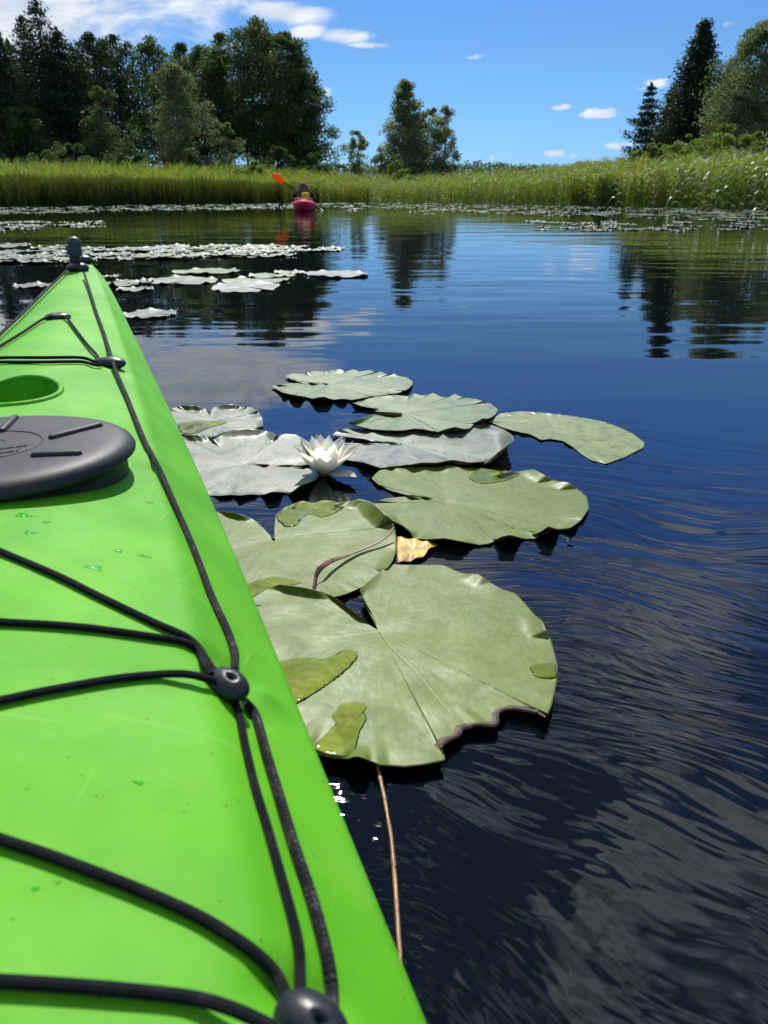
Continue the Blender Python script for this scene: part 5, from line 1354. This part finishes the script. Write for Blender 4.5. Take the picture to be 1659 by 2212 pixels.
# paddler: one skin from hips to head, arms reaching to the shaft
pb = k0 + kd * 1.45
per = empty('person', (pb[0], pb[1], .10)); tag(per, 'paddler with long brown hair, dark sleeves and yellow vest, seen from behind', 'person')
def lp(f, s_, z_): return kd * f + ks * s_ + np.array([0, 0, z_ - .10])
pad_a = at_d(588, 376, float(k0[1] + 1.95)); pad_b = at_d(736, 482, float(k0[1] + 2.0))
pd_ = unit(pad_b - pad_a); plen = np.linalg.norm(pad_b - pad_a)
handL = pad_a + pd_ * plen * .36; handR = pad_a + pd_ * plen * .58
hL, hR = handL - np.array([pb[0], pb[1], .10]), handR - np.array([pb[0], pb[1], .10])
js = [lp(0, 0, .16), lp(.03, 0, .28), lp(.08, 0, .40), lp(.12, 0, .485), lp(.15, 0, .535), lp(.185, 0, .60), lp(.20, 0, .665)]
rad_ = [.14, .13, .14, .13, .055, .085, .070]
verts = [tuple(v) for v in js]; edges = [(i, i + 1) for i in range(6)]; radii = list(rad_)
def chain(start, pts_, rs_):
    prev = start
    for q, r_ in zip(pts_, rs_):
        verts.append(tuple(q)); radii.append(r_); edges.append((prev, len(verts) - 1)); prev = len(verts) - 1
    return prev
for sg, hnd in ((-1, hL), (1, hR)):
    sh = lp(.12, sg * .17, .465); elb = (sh + hnd) / 2 + lp(-.02, sg * .10, -.02); wr = hnd - unit(hnd - elb) * .05
    e_ = chain(3, [sh, elb, wr, hnd], [.065, .048, .034, .036])
    for f in range(4):       # fingers closed round the shaft
        o_ = pd_ * (.028 - .019 * f); chain(e_, [hnd + o_ + np.array([0, .03, .012]), hnd + o_ + np.array([0, .042, -.014]), hnd + o_ + np.array([0, .022, -.03])], [.010, .009, .008])
    chain(e_, [hnd + pd_ * .03 + np.array([0, -.012, -.012]), hnd + pd_ * .015 + np.array([0, .012, -.032])], [.011, .009])
    hip = lp(.02, sg * .09, .17); chain(0, [hip, lp(.42, sg * .13, .25), lp(.80, sg * .11, .12), lp(.9, sg * .11, .14)], [.085, .07, .045, .04])
me = bpy.data.meshes.new('body'); me.from_pydata(verts, edges, [])
body = link('body', me, per, [M['navy'], M['skin']])
bpy.context.view_layer.objects.active = body
sk = body.modifiers.new('skin', 'SKIN'); sk.use_smooth_shade = True
for i, v in enumerate(me.skin_vertices[0].data if me.skin_vertices else []): pass
if not me.skin_vertices:
    bm_ = bmesh.new(); bm_.from_mesh(me); bm_.verts.layers.skin.verify(); bm_.to_mesh(me); bm_.free()
for i, v in enumerate(me.skin_vertices[0].data): v.radius = (radii[i], radii[i]); v.use_root = (i == 0)
ssd = body.modifiers.new('sub', 'SUBSURF'); ssd.levels = 1; ssd.render_levels = 1
dg = bpy.context.evaluated_depsgraph_get(); dg.update(); me2 = bpy.data.meshes.new_from_object(body.evaluated_get(dg)); body.modifiers.clear(); body.data = me2
me2.materials.clear(); me2.materials.append(M['navy']); me2.materials.append(M['skin'])
for p_ in me2.polygons:
    c_ = np.array(p_.center)
    p_.material_index = 1 if (min(np.linalg.norm(c_ - hL), np.linalg.norm(c_ - hR)) < .075 or c_[2] > .43) else 0
    p_.use_smooth = True
# hair falls over the head, shoulders and upper back
hv_ = []
for z_, rx_, ry_, f_ in ((.712, .012, .012, .195), (.70, .060, .058, .19), (.67, .098, .092, .18), (.62, .130, .108, .165), (.57, .160, .112, .14), (.52, .190, .105, .105), (.47, .212, .095, .065), (.42, .222, .085, .03), (.37, .205, .07, -.01), (.33, .16, .04, -.03)):
    row = []
    for k in range(28):
        a = 2 * pi * k / 28; w_ = 1 + .06 * sin(9 * a + z_ * 40)
        row.append(tuple(lp(f_ + ry_ * cos(a) * w_ - (0 if z_ > .56 else .03), rx_ * sin(a) * w_, z_)))
    hv_.append(row)
loft('hair', hv_, [M['hair']], per, np.zeros(3))
vv_ = []
for z_, rx_, f_, d_ in ((.27, .135, -.115, .05), (.30, .15, -.12, .06), (.36, .15, -.115, .07), (.42, .145, -.09, .07), (.455, .12, -.07, .06)):
    vv_.append([tuple(lp(f_ - .03 + .5 * d_ * cos(2 * pi * k / 24), .055 + rx_ * .72 * sin(2 * pi * k / 24), z_)) for k in range(24)])
loft('life_vest', vv_, [M['vest']], per, np.zeros(3))
# paddle
pc = (pad_a + pad_b) / 2
pdl = empty('paddle', tuple(pc)); tag(pdl, 'double paddle with an orange blade raised beside the paddler', 'paddle')
tube('shaft', [pad_a + pd_ * .38 - pc, pad_b - pd_ * .38 - pc], .014, M['black'], pdl, 8)
for e0, sg in ((pad_a, 1), (pad_b, -1)):
    perp = unit(np.cross(pd_, (.25 * sg, 1., .1)))
    nn_ = np.cross(perp, pd_); rows_ = []
    for s, wv in ((0., .010), (.03, .055), (.10, .085), (.22, .095), (.34, .075), (.43, .030), (.47, .014)):
        c_ = e0 + pd_ * sg * s - pc; rows_.append([tuple(c_ + perp * wv * cos(2 * pi * k / 12) + nn_ * (.010 * sin(2 * pi * k / 12) + .02 * (wv / .1) * cos(2 * pi * k / 12) ** 2)) for k in range(12)])
    loft('blade', rows_, [M['orange']], pdl, np.zeros(3))
